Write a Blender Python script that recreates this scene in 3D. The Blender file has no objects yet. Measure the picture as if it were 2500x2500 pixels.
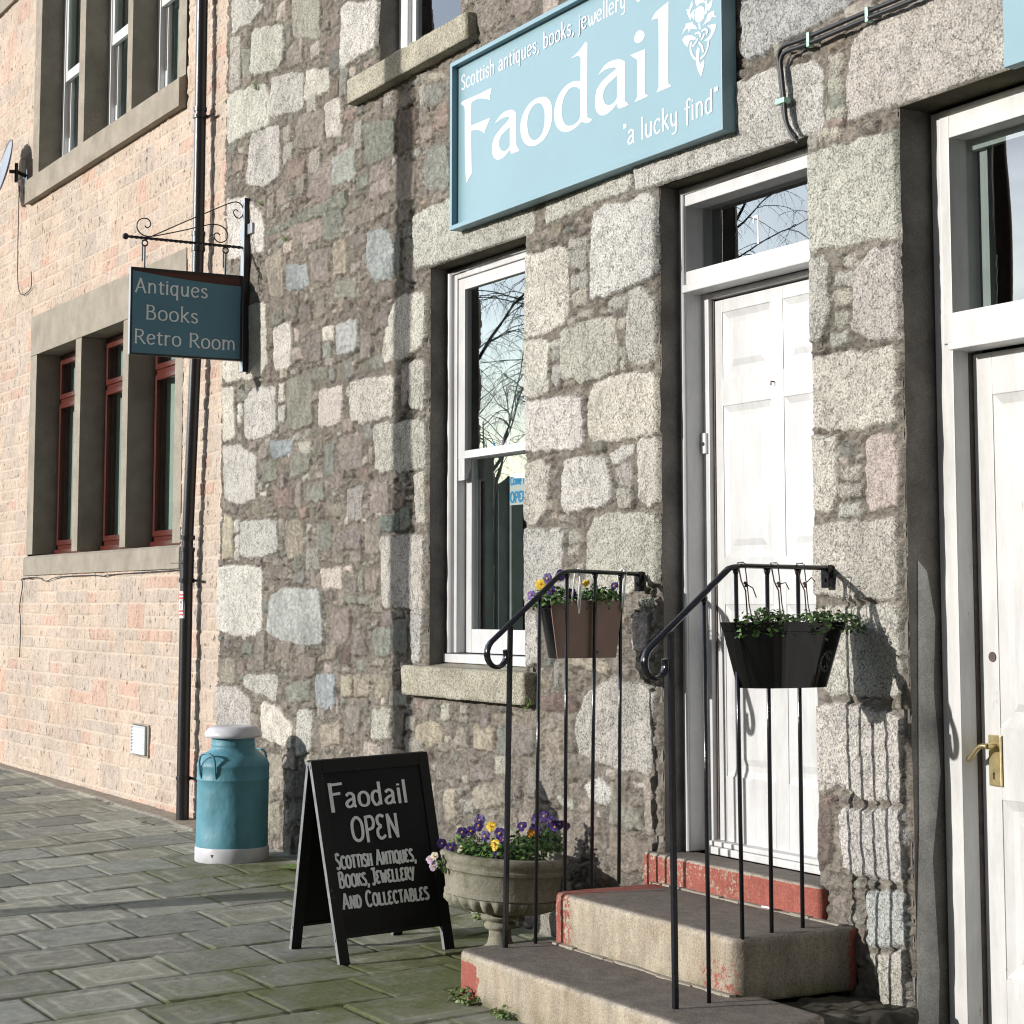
import bpy, bmesh, math, random
import numpy as np
from mathutils import Vector, Matrix
R = math.radians
scene = bpy.context.scene
col = scene.collection

# ------------------------------------------------------------------ camera
cam_data = bpy.data.cameras.new("camera")
cam = bpy.data.objects.new("camera", cam_data)
col.objects.link(cam)
cam_data.sensor_width = 36.0
cam_data.lens = 69.12
cam_data.shift_y = -0.1
cam_data.clip_start = 0.05
cam_data.clip_end = 3000
_right = Vector((0.476318, 0.879273, 0.0))
_down = Vector((-0.086769, 0.047004, -0.995119))
_fwd = Vector((-0.874981, 0.473993, 0.098683))
_m = Matrix((( _right.x, -_down.x, -_fwd.x), (_right.y, -_down.y, -_fwd.y), (_right.z, -_down.z, -_fwd.z)))
cam.matrix_world = Matrix.Translation((0, -4.62, 1.5)) @ _m.to_4x4()
scene.camera = cam

# ------------------------------------------------------------------ sky and sun
SUN_AZ, SUN_EL = R(15.0), R(14.6)
world = bpy.data.worlds.new("World")
scene.world = world
world.use_nodes = True
wn = world.node_tree
wn.nodes.clear()
w_out = wn.nodes.new("ShaderNodeOutputWorld")
w_bg = wn.nodes.new("ShaderNodeBackground")
w_sky = wn.nodes.new("ShaderNodeTexSky")
w_sky.sky_type = 'NISHITA'
w_sky.sun_disc = False
w_sky.sun_elevation = SUN_EL
w_sky.sun_rotation = R(180) + SUN_AZ
w_tc = wn.nodes.new("ShaderNodeTexCoord")
w_map = wn.nodes.new("ShaderNodeMapping")
w_map.inputs['Scale'].default_value = (1.0, 1.0, 2.6)
w_map.inputs['Location'].default_value = (0.4, 1.3, 0.2)
w_noise = wn.nodes.new("ShaderNodeTexNoise")
w_noise.inputs['Scale'].default_value = 2.2
w_noise.inputs['Detail'].default_value = 8
w_noise.inputs['Roughness'].default_value = 0.55
w_ramp = wn.nodes.new("ShaderNodeValToRGB")
w_ramp.color_ramp.elements[0].position = 0.38
w_ramp.color_ramp.elements[1].position = 0.60
w_mix = wn.nodes.new("ShaderNodeMix")
w_mix.data_type = 'RGBA'
w_mix.inputs[7].default_value = (2.7, 2.85, 3.25, 1)
L = wn.links.new
L(w_tc.outputs['Generated'], w_map.inputs['Vector'])
L(w_map.outputs['Vector'], w_noise.inputs['Vector'])
L(w_noise.outputs['Fac'], w_ramp.inputs['Fac'])
L(w_ramp.outputs['Color'], w_mix.inputs[0])
L(w_sky.outputs['Color'], w_mix.inputs[6])
# clouds and haze are brighter on the sun's side of the sky
w_dot = wn.nodes.new("ShaderNodeVectorMath"); w_dot.operation = 'DOT_PRODUCT'
w_dot.inputs[1].default_value = (-math.sin(R(56)) * math.cos(SUN_EL), -math.cos(R(56)) * math.cos(SUN_EL), math.sin(SUN_EL))
L(w_tc.outputs['Generated'], w_dot.inputs[0])
w_glow = wn.nodes.new("ShaderNodeMapRange"); w_glow.interpolation_type = 'SMOOTHSTEP'
w_glow.inputs['From Min'].default_value = 0.78; w_glow.inputs['From Max'].default_value = 0.98
w_glow.inputs['To Min'].default_value = 1.0; w_glow.inputs['To Max'].default_value = 14.0
L(w_dot.outputs['Value'], w_glow.inputs['Value'])
w_mul = wn.nodes.new("ShaderNodeVectorMath"); w_mul.operation = 'SCALE'
L(w_mix.outputs[2], w_mul.inputs[0]); L(w_glow.outputs['Result'], w_mul.inputs['Scale'])
L(w_mul.outputs['Vector'], w_bg.inputs['Color'])
w_bg.inputs['Strength'].default_value = 0.06
L(w_bg.outputs['Background'], w_out.inputs['Surface'])

sun_data = bpy.data.lights.new("sun", 'SUN')
sun_data.energy = 4.7
sun_data.angle = R(0.53)
sun_data.color = (1.0, 0.965, 0.91)
sun = bpy.data.objects.new("sun", sun_data)
col.objects.link(sun)
SUN_DIR = Vector((math.sin(SUN_AZ) * math.cos(SUN_EL), math.cos(SUN_AZ) * math.cos(SUN_EL), -math.sin(SUN_EL)))
sun.rotation_euler = SUN_DIR.to_track_quat('-Z', 'Y').to_euler()
sun.location = -SUN_DIR * 30

scene.view_settings.view_transform = 'Standard'
scene.view_settings.look = 'None'
scene.view_settings.exposure = 0.1
scene.view_settings.gamma = 1.0
scene.view_settings.use_curve_mapping = False
scene.render.engine = 'CYCLES'
scene.render.filter_size = 1.1
scene.cycles.filter_width = 1.1
scene.cycles.use_denoising = True
scene.cycles.max_bounces = 8
scene.cycles.transparent_max_bounces = 12

# ------------------------------------------------------------------ helpers
LOCAL = set()      # roots whose parts are given in the root's own frame

def attach(o, parent):
    if parent is None:
        return
    o.parent = parent
    if parent.type == 'EMPTY' and parent.name not in LOCAL:
        o.matrix_parent_inverse = parent.matrix_basis.inverted()

def thing(name, label, cat, loc=(0, 0, 0), group=None, rotz=0.0, local=False):
    o = bpy.data.objects.new(name, None)
    col.objects.link(o)
    o.empty_display_size = 0.1
    o.location = loc
    o.rotation_euler = (0, 0, rotz)
    if local:
        LOCAL.add(o.name)
    tag(o, label, cat, group)
    return o

def tag(o, label=None, cat=None, group=None, kind=None):
    if label: o['label'] = label
    if cat: o['category'] = cat
    if group: o['group'] = group
    if kind: o['kind'] = kind
    return o

def mesh_obj(name, verts, faces, mat, parent=None, smooth=False):
    me = bpy.data.meshes.new(name)
    me.from_pydata([tuple(v) for v in verts], [], faces)
    me.update()
    if smooth:
        me.polygons.foreach_set('use_smooth', [True] * len(me.polygons))
    if mat is not None:
        me.materials.append(mat)
    o = bpy.data.objects.new(name, me)
    col.objects.link(o)
    attach(o, parent)
    return o

class MB:
    def __init__(self):
        self.v = []; self.f = []
    def add(self, vs, fs):
        n = len(self.v)
        self.v += [tuple(p) for p in vs]
        self.f += [tuple(i + n for i in q) for q in fs]
        return self
    def box(self, x0, x1, y0, y1, z0, z1):
        return self.add([(x0,y0,z0),(x1,y0,z0),(x1,y1,z0),(x0,y1,z0),(x0,y0,z1),(x1,y0,z1),(x1,y1,z1),(x0,y1,z1)],
                        [(0,3,2,1),(4,5,6,7),(0,1,5,4),(1,2,6,5),(2,3,7,6),(3,0,4,7)])
    def pane(self, x0, x1, y, z0, z1):
        return self.add([(x0, y, z0), (x1, y, z0), (x1, y, z1), (x0, y, z1)], [(0, 1, 2, 3)])
    def obox(self, o, ex, ey, ez):
        o, ex, ey, ez = map(Vector, (o, ex, ey, ez))
        p = [o, o+ex, o+ex+ey, o+ey]
        fs = [(0,3,2,1),(4,5,6,7),(0,1,5,4),(1,2,6,5),(2,3,7,6),(3,0,4,7)]
        if ex.cross(ey).dot(ez) < 0:
            fs = [f[::-1] for f in fs]
        return self.add(p + [q+ez for q in p], fs)
    def prism(self, poly, fn, d0, d1):
        n = len(poly)
        a = [fn(x, y, d0) for x, y in poly]; b = [fn(x, y, d1) for x, y in poly]
        fs = [tuple(range(n)), tuple(range(2*n-1, n-1, -1))]
        fs += [(i, i+n, (i+1) % n + n, (i+1) % n) for i in range(n)]
        return self.add(a + b, fs)
    def tube(self, pts, r, n=8, ry=None, closed=False, up=None, twist=0.0):
        pts = [Vector(p) for p in pts]
        m = len(pts)
        rs = r if isinstance(r, (list, tuple)) else [r] * m
        rys = rs if ry is None else ([ry] * m if not isinstance(ry, (list, tuple)) else ry)
        T = []
        for i in range(m):
            a = pts[(i-1) % m] if (closed or i > 0) else pts[i]
            b = pts[(i+1) % m] if (closed or i < m-1) else pts[i]
            T.append((b - a).normalized())
        ref = Vector(up) if up else (Vector((0, 0, 1)) if abs(T[0].z) < 0.9 else Vector((1, 0, 0)))
        N = (ref - T[0] * ref.dot(T[0])).normalized()
        vs = []
        for i in range(m):
            N = (N - T[i] * N.dot(T[i])).normalized()
            B = T[i].cross(N)
            for k in range(n):
                a = 2 * math.pi * (k + 0.5) / n + twist * i
                vs.append(pts[i] + N * (math.cos(a) * rys[i]) + B * (math.sin(a) * rs[i]))
        fs = []
        for i in range(m if closed else m - 1):
            j = (i + 1) % m
            for k in range(n):
                l = (k + 1) % n
                fs.append((i*n+k, i*n+l, j*n+l, j*n+k))
        if not closed:
            fs.append(tuple(range(n-1, -1, -1))); fs.append(tuple((m-1)*n + k for k in range(n)))
        return self.add(vs, fs)
    def lathe(self, prof, cx, cy, n=48, fn=None):
        vs = []
        for r, z in prof:
            for k in range(n):
                a = 2 * math.pi * k / n
                q = fn(r, z, a) if fn else (r, z)
                vs.append((cx + q[0] * math.cos(a), cy + q[0] * math.sin(a), q[1]))
        fs = []
        for i in range(len(prof) - 1):
            for k in range(n):
                l = (k + 1) % n
                fs.append((i*n+k, i*n+l, (i+1)*n+l, (i+1)*n+k))
        return self.add(vs, fs)
    def build(self, name, mat, parent=None, smooth=False, bevel=0.0, seg=2):
        o = mesh_obj(name, self.v, self.f, mat, parent, smooth)
        if bevel > 0:
            bm = bmesh.new(); bm.from_mesh(o.data)
            es = [e for e in bm.edges if len(e.link_faces) == 2 and e.calc_face_angle(0) > 0.5]
            bmesh.ops.bevel(bm, geom=es, offset=bevel, segments=seg, profile=0.6, affect='EDGES', clamp_overlap=True)
            bm.to_mesh(o.data); bm.free()
        return o

def auto_smooth(o, ang=40):
    me = o.data
    bm = bmesh.new(); bm.from_mesh(me)
    for f in bm.faces: f.smooth = True
    for e in bm.edges:
        if len(e.link_faces) == 2 and e.calc_face_angle(0) > R(ang):
            e.smooth = False
    bm.to_mesh(me); bm.free()
    return o

def rbox(x0, x1, y0, y1, z0, z1, r=0.03, res=0.02, rv=None, amp=0.0, seed=0, nsc=14.0):
    """dense box with rounded edges (rv = radius of the vertical edges) and an uneven surface"""
    bm = bmesh.new()
    def lin(a, b):
        return np.linspace(a, b, max(2, int(round((b - a) / res)) + 1))
    X, Y, Z = lin(x0, x1), lin(y0, y1), lin(z0, z1)
    vs = []; fs = []
    def face(A, B, f, flip):
        n0 = len(vs)
        for a in A:
            for b in B:
                vs.append(f(a, b))
        nb = len(B)
        for i in range(len(A) - 1):
            for j in range(nb - 1):
                q = (n0+i*nb+j, n0+(i+1)*nb+j, n0+(i+1)*nb+j+1, n0+i*nb+j+1)
                fs.append(q[::-1] if flip else q)
    face(X, Y, lambda a, b: (a, b, z1), False); face(X, Y, lambda a, b: (a, b, z0), True)
    face(X, Z, lambda a, b: (a, y0, b), False); face(X, Z, lambda a, b: (a, y1, b), True)
    face(Y, Z, lambda a, b: (x1, a, b), False); face(Y, Z, lambda a, b: (x0, a, b), True)
    P = np.array(vs)
    rv = r if rv is None else rv
    lo = np.array([x0 + rv, y0 + rv]); hi = np.array([x1 - rv, y1 - rv])
    inn = np.clip(P[:, :2], lo, hi)
    d = P[:, :2] - inn
    l = np.linalg.norm(d, axis=1)
    k = l > rv * 1.0001
    P[k, :2] = inn[k] + d[k] / l[k][:, None] * rv
    # round the top edge
    inn = np.clip(P[:, :2], lo, hi); d = P[:, :2] - inn; l = np.linalg.norm(d, axis=1)
    out = np.where(l > 1e-9, l - (rv - r), -1); oz = P[:, 2] - (z1 - r)
    k = (out > 0) & (oz > 0)
    h = np.hypot(out, oz)
    kk = k & (h > r)
    nr = (rv - r) + out / np.maximum(h, 1e-9) * r
    P[kk, :2] = inn[kk] + d[kk] / l[kk][:, None] * nr[kk][:, None]
    P[kk, 2] = (z1 - r) + oz[kk] / h[kk] * r
    if amp > 0:
        c = P - np.array([(x0+x1)/2, (y0+y1)/2, (z0+z1)/2])
        nrm = c / np.linalg.norm(c, axis=1)[:, None]
        n = vnoise3(P * nsc, seed) + 0.5 * vnoise3(P * nsc * 2.3, seed + 7)
        P += nrm * (n * amp)[:, None]
    return P.tolist(), fs

def weld(o, d=0.0005):
    bm = bmesh.new(); bm.from_mesh(o.data)
    bmesh.ops.remove_doubles(bm, verts=bm.verts, dist=d)
    bmesh.ops.recalc_face_normals(bm, faces=bm.faces)
    for f in bm.faces: f.smooth = True
    bm.to_mesh(o.data); bm.free()
    return o

def _hash(ix, iy, iz, seed):
    h = (ix.astype(np.int64) * 374761393 + iy.astype(np.int64) * 668265263 + iz.astype(np.int64) * 2147483647 + seed * 974634777) & 0x7fffffff
    h = ((h ^ (h >> 13)) * 1274126177) & 0x7fffffff
    h = h ^ (h >> 16)
    return (h & 0xffff) / 32767.5 - 1.0

def vnoise3(P, seed):
    F = np.floor(P); t = P - F; t = t * t * (3 - 2 * t)
    I = F.astype(np.int64)
    res = 0
    for a in (0, 1):
        for b in (0, 1):
            for c in (0, 1):
                w = (t[:, 0] if a else 1 - t[:, 0]) * (t[:, 1] if b else 1 - t[:, 1]) * (t[:, 2] if c else 1 - t[:, 2])
                res = res + w * _hash(I[:, 0] + a, I[:, 1] + b, I[:, 2] + c, seed)
    return res

def vnoise(X, Z, fx, fz, seed, octs=1):
    out = np.zeros(np.shape(X)); amp = 1.0
    for o in range(octs):
        x = X * fx; z = Z * fz
        ix = np.floor(x); iz = np.floor(z)
        tx = x - ix; tz = z - iz
        tx = tx * tx * (3 - 2 * tx); tz = tz * tz * (3 - 2 * tz)
        k = np.zeros(np.shape(X), dtype=np.int64)
        h = lambda a, b: _hash(ix + a, iz + b, k, seed + o * 31)
        out += amp * ((h(0,0)*(1-tx) + h(1,0)*tx) * (1-tz) + (h(0,1)*(1-tx) + h(1,1)*tx) * tz)
        amp *= 0.5; fx *= 2.03; fz *= 2.03
    return out

def axis(breaks, step):
    out = [np.array([breaks[0]])]
    for a, b in zip(breaks[:-1], breaks[1:]):
        n = max(1, int(round((b - a) / step)))
        out.append(np.linspace(a, b, n + 1)[1:])
    return np.concatenate(out)

def grid_obj(name, PX, PY, PZ, keep, mat, parent, rgba, flip=False, extra=None):
    """sheet of quads from 2-D arrays; keep masks the cells"""
    ni, nj = PX.shape
    co = np.stack([PX, PY, PZ], -1).reshape(-1, 3).astype(np.float32)
    idx = np.arange(ni * nj).reshape(ni, nj)
    q = np.stack([idx[:-1, :-1], idx[1:, :-1], idx[1:, 1:], idx[:-1, 1:]], -1)
    q = q[keep]
    if flip: q = q[:, ::-1]
    used = np.unique(q); remap = -np.ones(ni * nj, dtype=np.int64); remap[used] = np.arange(len(used))
    q = remap[q]; co = co[used]
    me = bpy.data.meshes.new(name)
    me.vertices.add(len(co)); me.vertices.foreach_set('co', co.ravel())
    me.loops.add(q.size); me.loops.foreach_set('vertex_index', q.ravel().astype(np.int32))
    me.polygons.add(len(q))
    me.polygons.foreach_set('loop_start', np.arange(0, q.size, 4, dtype=np.int32))
    me.polygons.foreach_set('loop_total', np.full(len(q), 4, dtype=np.int32))
    me.polygons.foreach_set('use_smooth', np.ones(len(q), dtype=bool))
    me.update(calc_edges=True)
    at = me.attributes.new('tint', 'FLOAT_COLOR', 'POINT')
    at.data.foreach_set('color', rgba.reshape(-1, 4)[used].astype(np.float32).ravel())
    me.materials.append(mat)
    o = bpy.data.objects.new(name, me)
    col.objects.link(o)
    attach(o, parent)
    return o

# ------------------------------------------------------------------ materials
class NT:
    def __init__(self, name, rough=0.8, metal=0.0, spec=None):
        self.m = bpy.data.materials.new(name); self.m.use_nodes = True
        self.t = self.m.node_tree
        self.b = self.t.nodes['Principled BSDF']
        self.b.inputs['Roughness'].default_value = rough
        self.b.inputs['Metallic'].default_value = metal
        if spec is not None: self.b.inputs['Specular IOR Level'].default_value = spec
        self._tc = None
    def n(self, ty, **kw):
        o = self.t.nodes.new(ty)
        for k, v in kw.items(): setattr(o, k, v)
        return o
    def l(self, a, b): self.t.links.new(a, b)
    def coord(self, scale=(1, 1, 1), rot=(0, 0, 0)):
        if self._tc is None: self._tc = self.n('ShaderNodeTexCoord')
        mp = self.n('ShaderNodeMapping')
        mp.inputs['Scale'].default_value = scale
        mp.inputs['Rotation'].default_value = rot
        self.l(self._tc.outputs['Object'], mp.inputs['Vector'])
        return mp.outputs['Vector']
    def noise(self, scale, detail=2, rough=0.5, st=(1, 1, 1)):
        o = self.n('ShaderNodeTexNoise')
        o.inputs['Scale'].default_value = scale; o.inputs['Detail'].default_value = detail; o.inputs['Roughness'].default_value = rough
        self.l(self.coord(st), o.inputs['Vector'])
        return o.outputs['Fac']
    def vor(self, scale, st=(1, 1, 1), out='Color'):
        o = self.n('ShaderNodeTexVoronoi'); o.inputs['Scale'].default_value = scale
        self.l(self.coord(st), o.inputs['Vector'])
        return o.outputs[out]
    def ramp(self, fac, *stops, interp='LINEAR'):
        o = self.n('ShaderNodeValToRGB'); cr = o.color_ramp; cr.interpolation = interp
        while len(cr.elements) < len(stops): cr.elements.new(0.5)
        for e, (p, c) in zip(cr.elements, stops):
            e.position = p
            e.color = (c, c, c, 1) if isinstance(c, (int, float)) else (*c, 1)
        self.l(fac, o.inputs['Fac'])
        return o.outputs['Color']
    def mix(self, fac, a, b, mode='MIX'):
        o = self.n('ShaderNodeMix', data_type='RGBA', blend_type=mode)
        for s, v in ((0, fac), (6, a), (7, b)):
            if hasattr(v, 'links'): self.l(v, o.inputs[s])
            elif isinstance(v, (int, float)) and s == 0: o.inputs[0].default_value = v
            else: o.inputs[s].default_value = (v, v, v, 1) if isinstance(v, (int, float)) else (*v, 1)
        return o.outputs[2]
    def math(self, op, a, b=0.0, clamp=False):
        o = self.n('ShaderNodeMath', operation=op, use_clamp=clamp)
        for i, v in enumerate((a, b)):
            if hasattr(v, 'links'): self.l(v, o.inputs[i])
            else: o.inputs[i].default_value = v
        return o.outputs[0]
    def attr(self, name='tint'):
        o = self.n('ShaderNodeAttribute'); o.attribute_name = name
        return o
    def color(self, c):
        if hasattr(c, 'links'): self.l(c, self.b.inputs['Base Color'])
        else: self.b.inputs['Base Color'].default_value = (*c, 1)
    def bump(self, h, dist=0.01, strength=1.0, normal=None):
        o = self.n('ShaderNodeBump'); o.inputs['Distance'].default_value = dist; o.inputs['Strength'].default_value = strength
        self.l(h, o.inputs['Height'])
        if normal is not None: self.l(normal, o.inputs['Normal'])
        self.l(o.outputs['Normal'], self.b.inputs['Normal'])
        return o.outputs['Normal']

def paint(name, c, rough=0.4, var=0.12, bump=0.0, vs=6.0, metal=0.0, fine=0.0, spec=None):
    t = NT(name, rough, metal, spec)
    v = t.ramp(t.noise(vs, 5, 0.6), (0.3, 1 - var), (0.7, 1 + var * 0.5))
    c2 = t.mix(1.0, c, v, 'MULTIPLY')
    if fine > 0:
        c2 = t.mix(1.0, c2, t.ramp(t.noise(180, 2), (0.3, 1 - fine), (0.7, 1 + fine)), 'MULTIPLY')
    t.color(c2)
    if bump > 0: t.bump(t.noise(60, 4), bump, 0.6)
    return t.m

def granite_color(t, base, gran):
    sp = t.ramp(t.noise(105, 3, 0.72), (0.33, 0.30), (0.42, 0.70), (0.51, 1.05), (0.64, 1.34))
    sp2 = t.ramp(t.noise(420, 1), (0.30, 0.72), (0.55, 1.05), (0.7, 1.15))
    sp = t.mix(1.0, sp, sp2, 'MULTIPLY')
    gr = t.ramp(t.noise(24, 8, 0.72), (0.30, 0.64), (0.5, 1.0), (0.70, 1.28))
    return t.mix(1.0, base, t.mix(gran, gr, sp), 'MULTIPLY')

def mat_shop_wall():
    t = NT('rubble_wall', 0.92, spec=0.25)
    a = t.attr()
    c = granite_color(t, a.outputs['Color'], a.outputs['Alpha'])
    st = t.ramp(t.noise(2.3, 6, 0.62), (0.28, 0.72), (0.5, 0.98), (0.75, 1.12))
    c = t.mix(1.0, c, st, 'MULTIPLY')
    # warm lime patches
    f = t.ramp(t.noise(9, 6, 0.7), (0.62, 0.0), (0.78, 0.35))
    c = t.mix(f, c, (0.33, 0.28, 0.21))
    t.color(c)
    # hairline cracks and chipped edges
    cr = t.ramp(t.math('ABSOLUTE', t.math('SUBTRACT', t.noise(8.5, 5, 0.62), 0.5)), (0.0, 0.0), (0.018, 1.0))
    lay = t.ramp(t.math('ABSOLUTE', t.math('SUBTRACT', t.noise(11, 4, 0.6, (1, 1, 2.6)), 0.5)), (0.0, 0.0), (0.022, 1.0))
    crk = t.math('MULTIPLY', cr, t.math('MAXIMUM', lay, a.outputs['Alpha']))
    nb = t.bump(t.noise(50, 7, 0.74), 0.022, 0.6)
    nb = t.bump(crk, 0.012, 0.7, nb)
    t.bump(t.noise(230, 3, 0.6), 0.004, 0.8, nb)
    return t.m

def mat_pink_wall():
    t = NT('pink_ashlar', 0.92, spec=0.2)
    a = t.attr()
    c = a.outputs['Color']
    g = t.ramp(t.noise(75, 4, 0.72), (0.30, 0.58), (0.43, 0.92), (0.56, 1.08), (0.72, 1.22))
    c = t.mix(a.outputs['Alpha'], c, t.mix(1.0, c, g, 'MULTIPLY'))
    pit = t.ramp(t.noise(27, 5, 0.66, (1.2, 1.2, 0.6)), (0.60, 0.0), (0.665, 1.0))
    c = t.mix(t.math('MULTIPLY', pit, t.math('MULTIPLY', a.outputs['Alpha'], 0.85)), c, (0.12, 0.09, 0.07))
    st = t.ramp(t.noise(1.3, 5), (0.3, 0.88), (0.7, 1.06))
    t.color(t.mix(1.0, c, st, 'MULTIPLY'))
    nb = t.bump(t.math('SUBTRACT', t.noise(26, 4, 0.6, (1.1, 1.1, 0.5)), t.math('MULTIPLY', pit, t.math('MULTIPLY', a.outputs['Alpha'], 0.5))), 0.012, 0.6)
    t.bump(t.noise(150, 2), 0.003, 0.6, nb)
    return t.m

def mat_paving():
    t = NT('paving', 0.9, spec=0.2)
    a = t.attr()
    c = a.outputs['Color']
    c = t.mix(1.0, c, t.ramp(t.noise(240, 3, 0.7), (0.28, 0.6), (0.5, 1.0), (0.72, 1.4)), 'MULTIPLY')
    c = t.mix(1.0, c, t.ramp(t.noise(11, 7, 0.66), (0.3, 0.7), (0.7, 1.25)), 'MULTIPLY')
    wear = t.ramp(t.noise(7, 5, 0.62, (1, 0.55, 1)), (0.58, 0.0), (0.72, 0.55))
    c = t.mix(wear, c, (0.34, 0.32, 0.27))
    mn = t.math('ADD', t.math('MULTIPLY', t.noise(5.5, 6, 0.66), 1.5), -0.75)
    mf = t.math('ADD', a.outputs['Alpha'], mn, True)
    mf = t.ramp(mf, (0.22, 0.0), (0.75, 0.9))
    moss = t.mix(t.noise(60, 4), (0.055, 0.068, 0.022), (0.15, 0.17, 0.055))
    c = t.mix(mf, c, moss)
    gum = t.ramp(t.vor(5.2, (1, 1, 1), 'Distance'), (0.035, 1.0), (0.055, 0.0))
    c = t.mix(t.math('MULTIPLY', gum, 0.5), c, (0.5, 0.5, 0.44))
    t.color(c)
    nb = t.bump(t.noise(40, 5, 0.7), 0.006, 0.5)
    t.bump(t.noise(260, 2), 0.003, 0.7, nb)
    return t.m

def mat_granite(name, base, moss=0.0):
    t = NT(name, 0.9, spec=0.25)
    c = granite_color(t, base, 1.0)
    c = t.mix(1.0, c, t.ramp(t.noise(5, 6, 0.65), (0.3, 0.72), (0.7, 1.1)), 'MULTIPLY')
    if moss:
        f = t.ramp(t.noise(9, 6, 0.7), (0.5, 0.0), (0.72, moss))
        c = t.mix(f, c, (0.16, 0.15, 0.07))
    t.color(c)
    nb = t.bump(t.noise(45, 5, 0.7), 0.012, 0.5)
    t.bump(t.noise(220, 2), 0.004, 0.7, nb)
    return t.m

def mat_cement(name, base, var=0.25):
    t = NT(name, 0.93, spec=0.2)
    c = t.mix(1.0, base, t.ramp(t.noise(4.5, 7, 0.65), (0.3, 1 - var), (0.7, 1 + var)), 'MULTIPLY')
    c = t.mix(1.0, c, t.ramp(t.noise(190, 3, 0.7), (0.3, 0.72), (0.5, 1.0), (0.72, 1.3)), 'MULTIPLY')
    t.color(c)
    nb = t.bump(t.noise(30, 6, 0.7), 0.01, 0.45)
    t.bump(t.noise(240, 2), 0.003, 0.6, nb)
    return t.m

def mat_step():
    t = NT('step_concrete', 0.9, spec=0.25)
    a = t.attr()
    c = a.outputs['Color']
    c = t.mix(1.0, c, t.ramp(t.noise(130, 4, 0.75), (0.3, 0.55), (0.48, 0.95), (0.72, 1.35)), 'MULTIPLY')
    c = t.mix(1.0, c, t.ramp(t.noise(9, 6, 0.7, (1.6, 1.6, 0.5)), (0.3, 0.68), (0.7, 1.18)), 'MULTIPLY')
    p = t.math('ADD', a.outputs['Alpha'], t.math('MULTIPLY', t.math('SUBTRACT', t.noise(42, 6, 0.75), 0.5), 1.5), True)
    p = t.ramp(p, (0.46, 0.0), (0.54, 1.0))
    red = t.mix(t.noise(14, 5), (0.22, 0.06, 0.045), (0.37, 0.125, 0.095))
    red = t.mix(1.0, red, t.ramp(t.noise(160, 3), (0.3, 0.7), (0.7, 1.2)), 'MULTIPLY')
    t.color(t.mix(p, c, red))
    nb = t.bump(t.noise(50, 5, 0.7), 0.009, 0.55)
    t.bump(t.noise(210, 2), 0.004, 0.7, nb)
    return t.m

def mat_white(name, c=(0.60, 0.60, 0.605), wear=0.0, rough=0.38):
    t = NT(name, rough)
    k = t.mix(1.0, c, t.ramp(t.noise(3.5, 6, 0.65), (0.3, 0.88), (0.7, 1.03)), 'MULTIPLY')
    k = t.mix(1.0, k, t.ramp(t.noise(14, 6, 0.74, (1, 1, 0.18)), (0.30, 0.80), (0.6, 1.0)), 'MULTIPLY')
    if wear:
        f = t.ramp(t.noise(16, 8, 0.74, (1, 1, 0.35)), (0.655, 0.0), (0.675, wear))
        k = t.mix(f, k, (0.30, 0.22, 0.16))
    t.color(k)
    t.bump(t.noise(26, 5, 0.6, (1, 1, 0.3)), 0.002, 0.35)
    return t.m

def mat_glass(name='window_glass', f0=0.19, tint=(0.86, 0.9, 0.89)):
    m = bpy.data.materials.new(name); m.use_nodes = True
    t = m.node_tree; t.nodes.clear()
    o = t.nodes.new('ShaderNodeOutputMaterial'); mx = t.nodes.new('ShaderNodeMixShader')
    tr = t.nodes.new('ShaderNodeBsdfTransparent'); tr.inputs['Color'].default_value = (*tint, 1)
    gl = t.nodes.new('ShaderNodeBsdfGlossy'); gl.inputs['Roughness'].default_value = 0.006
    lw = t.nodes.new('ShaderNodeLayerWeight'); lw.inputs['Blend'].default_value = 0.5
    pw = t.nodes.new('ShaderNodeMath'); pw.operation = 'POWER'; pw.inputs[1].default_value = 4.0
    ma = t.nodes.new('ShaderNodeMath'); ma.operation = 'MULTIPLY_ADD'; ma.inputs[1].default_value = 1 - f0; ma.inputs[2].default_value = f0
    tc = t.nodes.new('ShaderNodeTexCoord'); nz = t.nodes.new('ShaderNodeTexNoise'); bp = t.nodes.new('ShaderNodeBump')
    nz.inputs['Scale'].default_value = 2.2; nz.inputs['Detail'].default_value = 1
    bp.inputs['Distance'].default_value = 0.003; bp.inputs['Strength'].default_value = 0.2
    lk = t.links.new
    lk(tc.outputs['Object'], nz.inputs['Vector']); lk(nz.outputs['Fac'], bp.inputs['Height']); lk(bp.outputs['Normal'], gl.inputs['Normal'])
    lk(lw.outputs['Facing'], pw.inputs[0]); lk(pw.outputs[0], ma.inputs[0]); lk(ma.outputs[0], mx.inputs[0])
    lk(tr.outputs[0], mx.inputs[1]); lk(gl.outputs[0], mx.inputs[2]); lk(mx.outputs[0], o.inputs['Surface'])
    return m

def mat_churn():
    t = NT('churn_paint', 0.5, spec=0.35)
    c = t.mix(1.0, (0.095, 0.265, 0.335), t.ramp(t.noise(5, 6, 0.65), (0.3, 0.82), (0.7, 1.12)), 'MULTIPLY')
    t.color(c)
    t.bump(t.noise(9, 3, 0.5, (1, 1, 0.7)), 0.02, 0.5)
    return t.m

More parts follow.
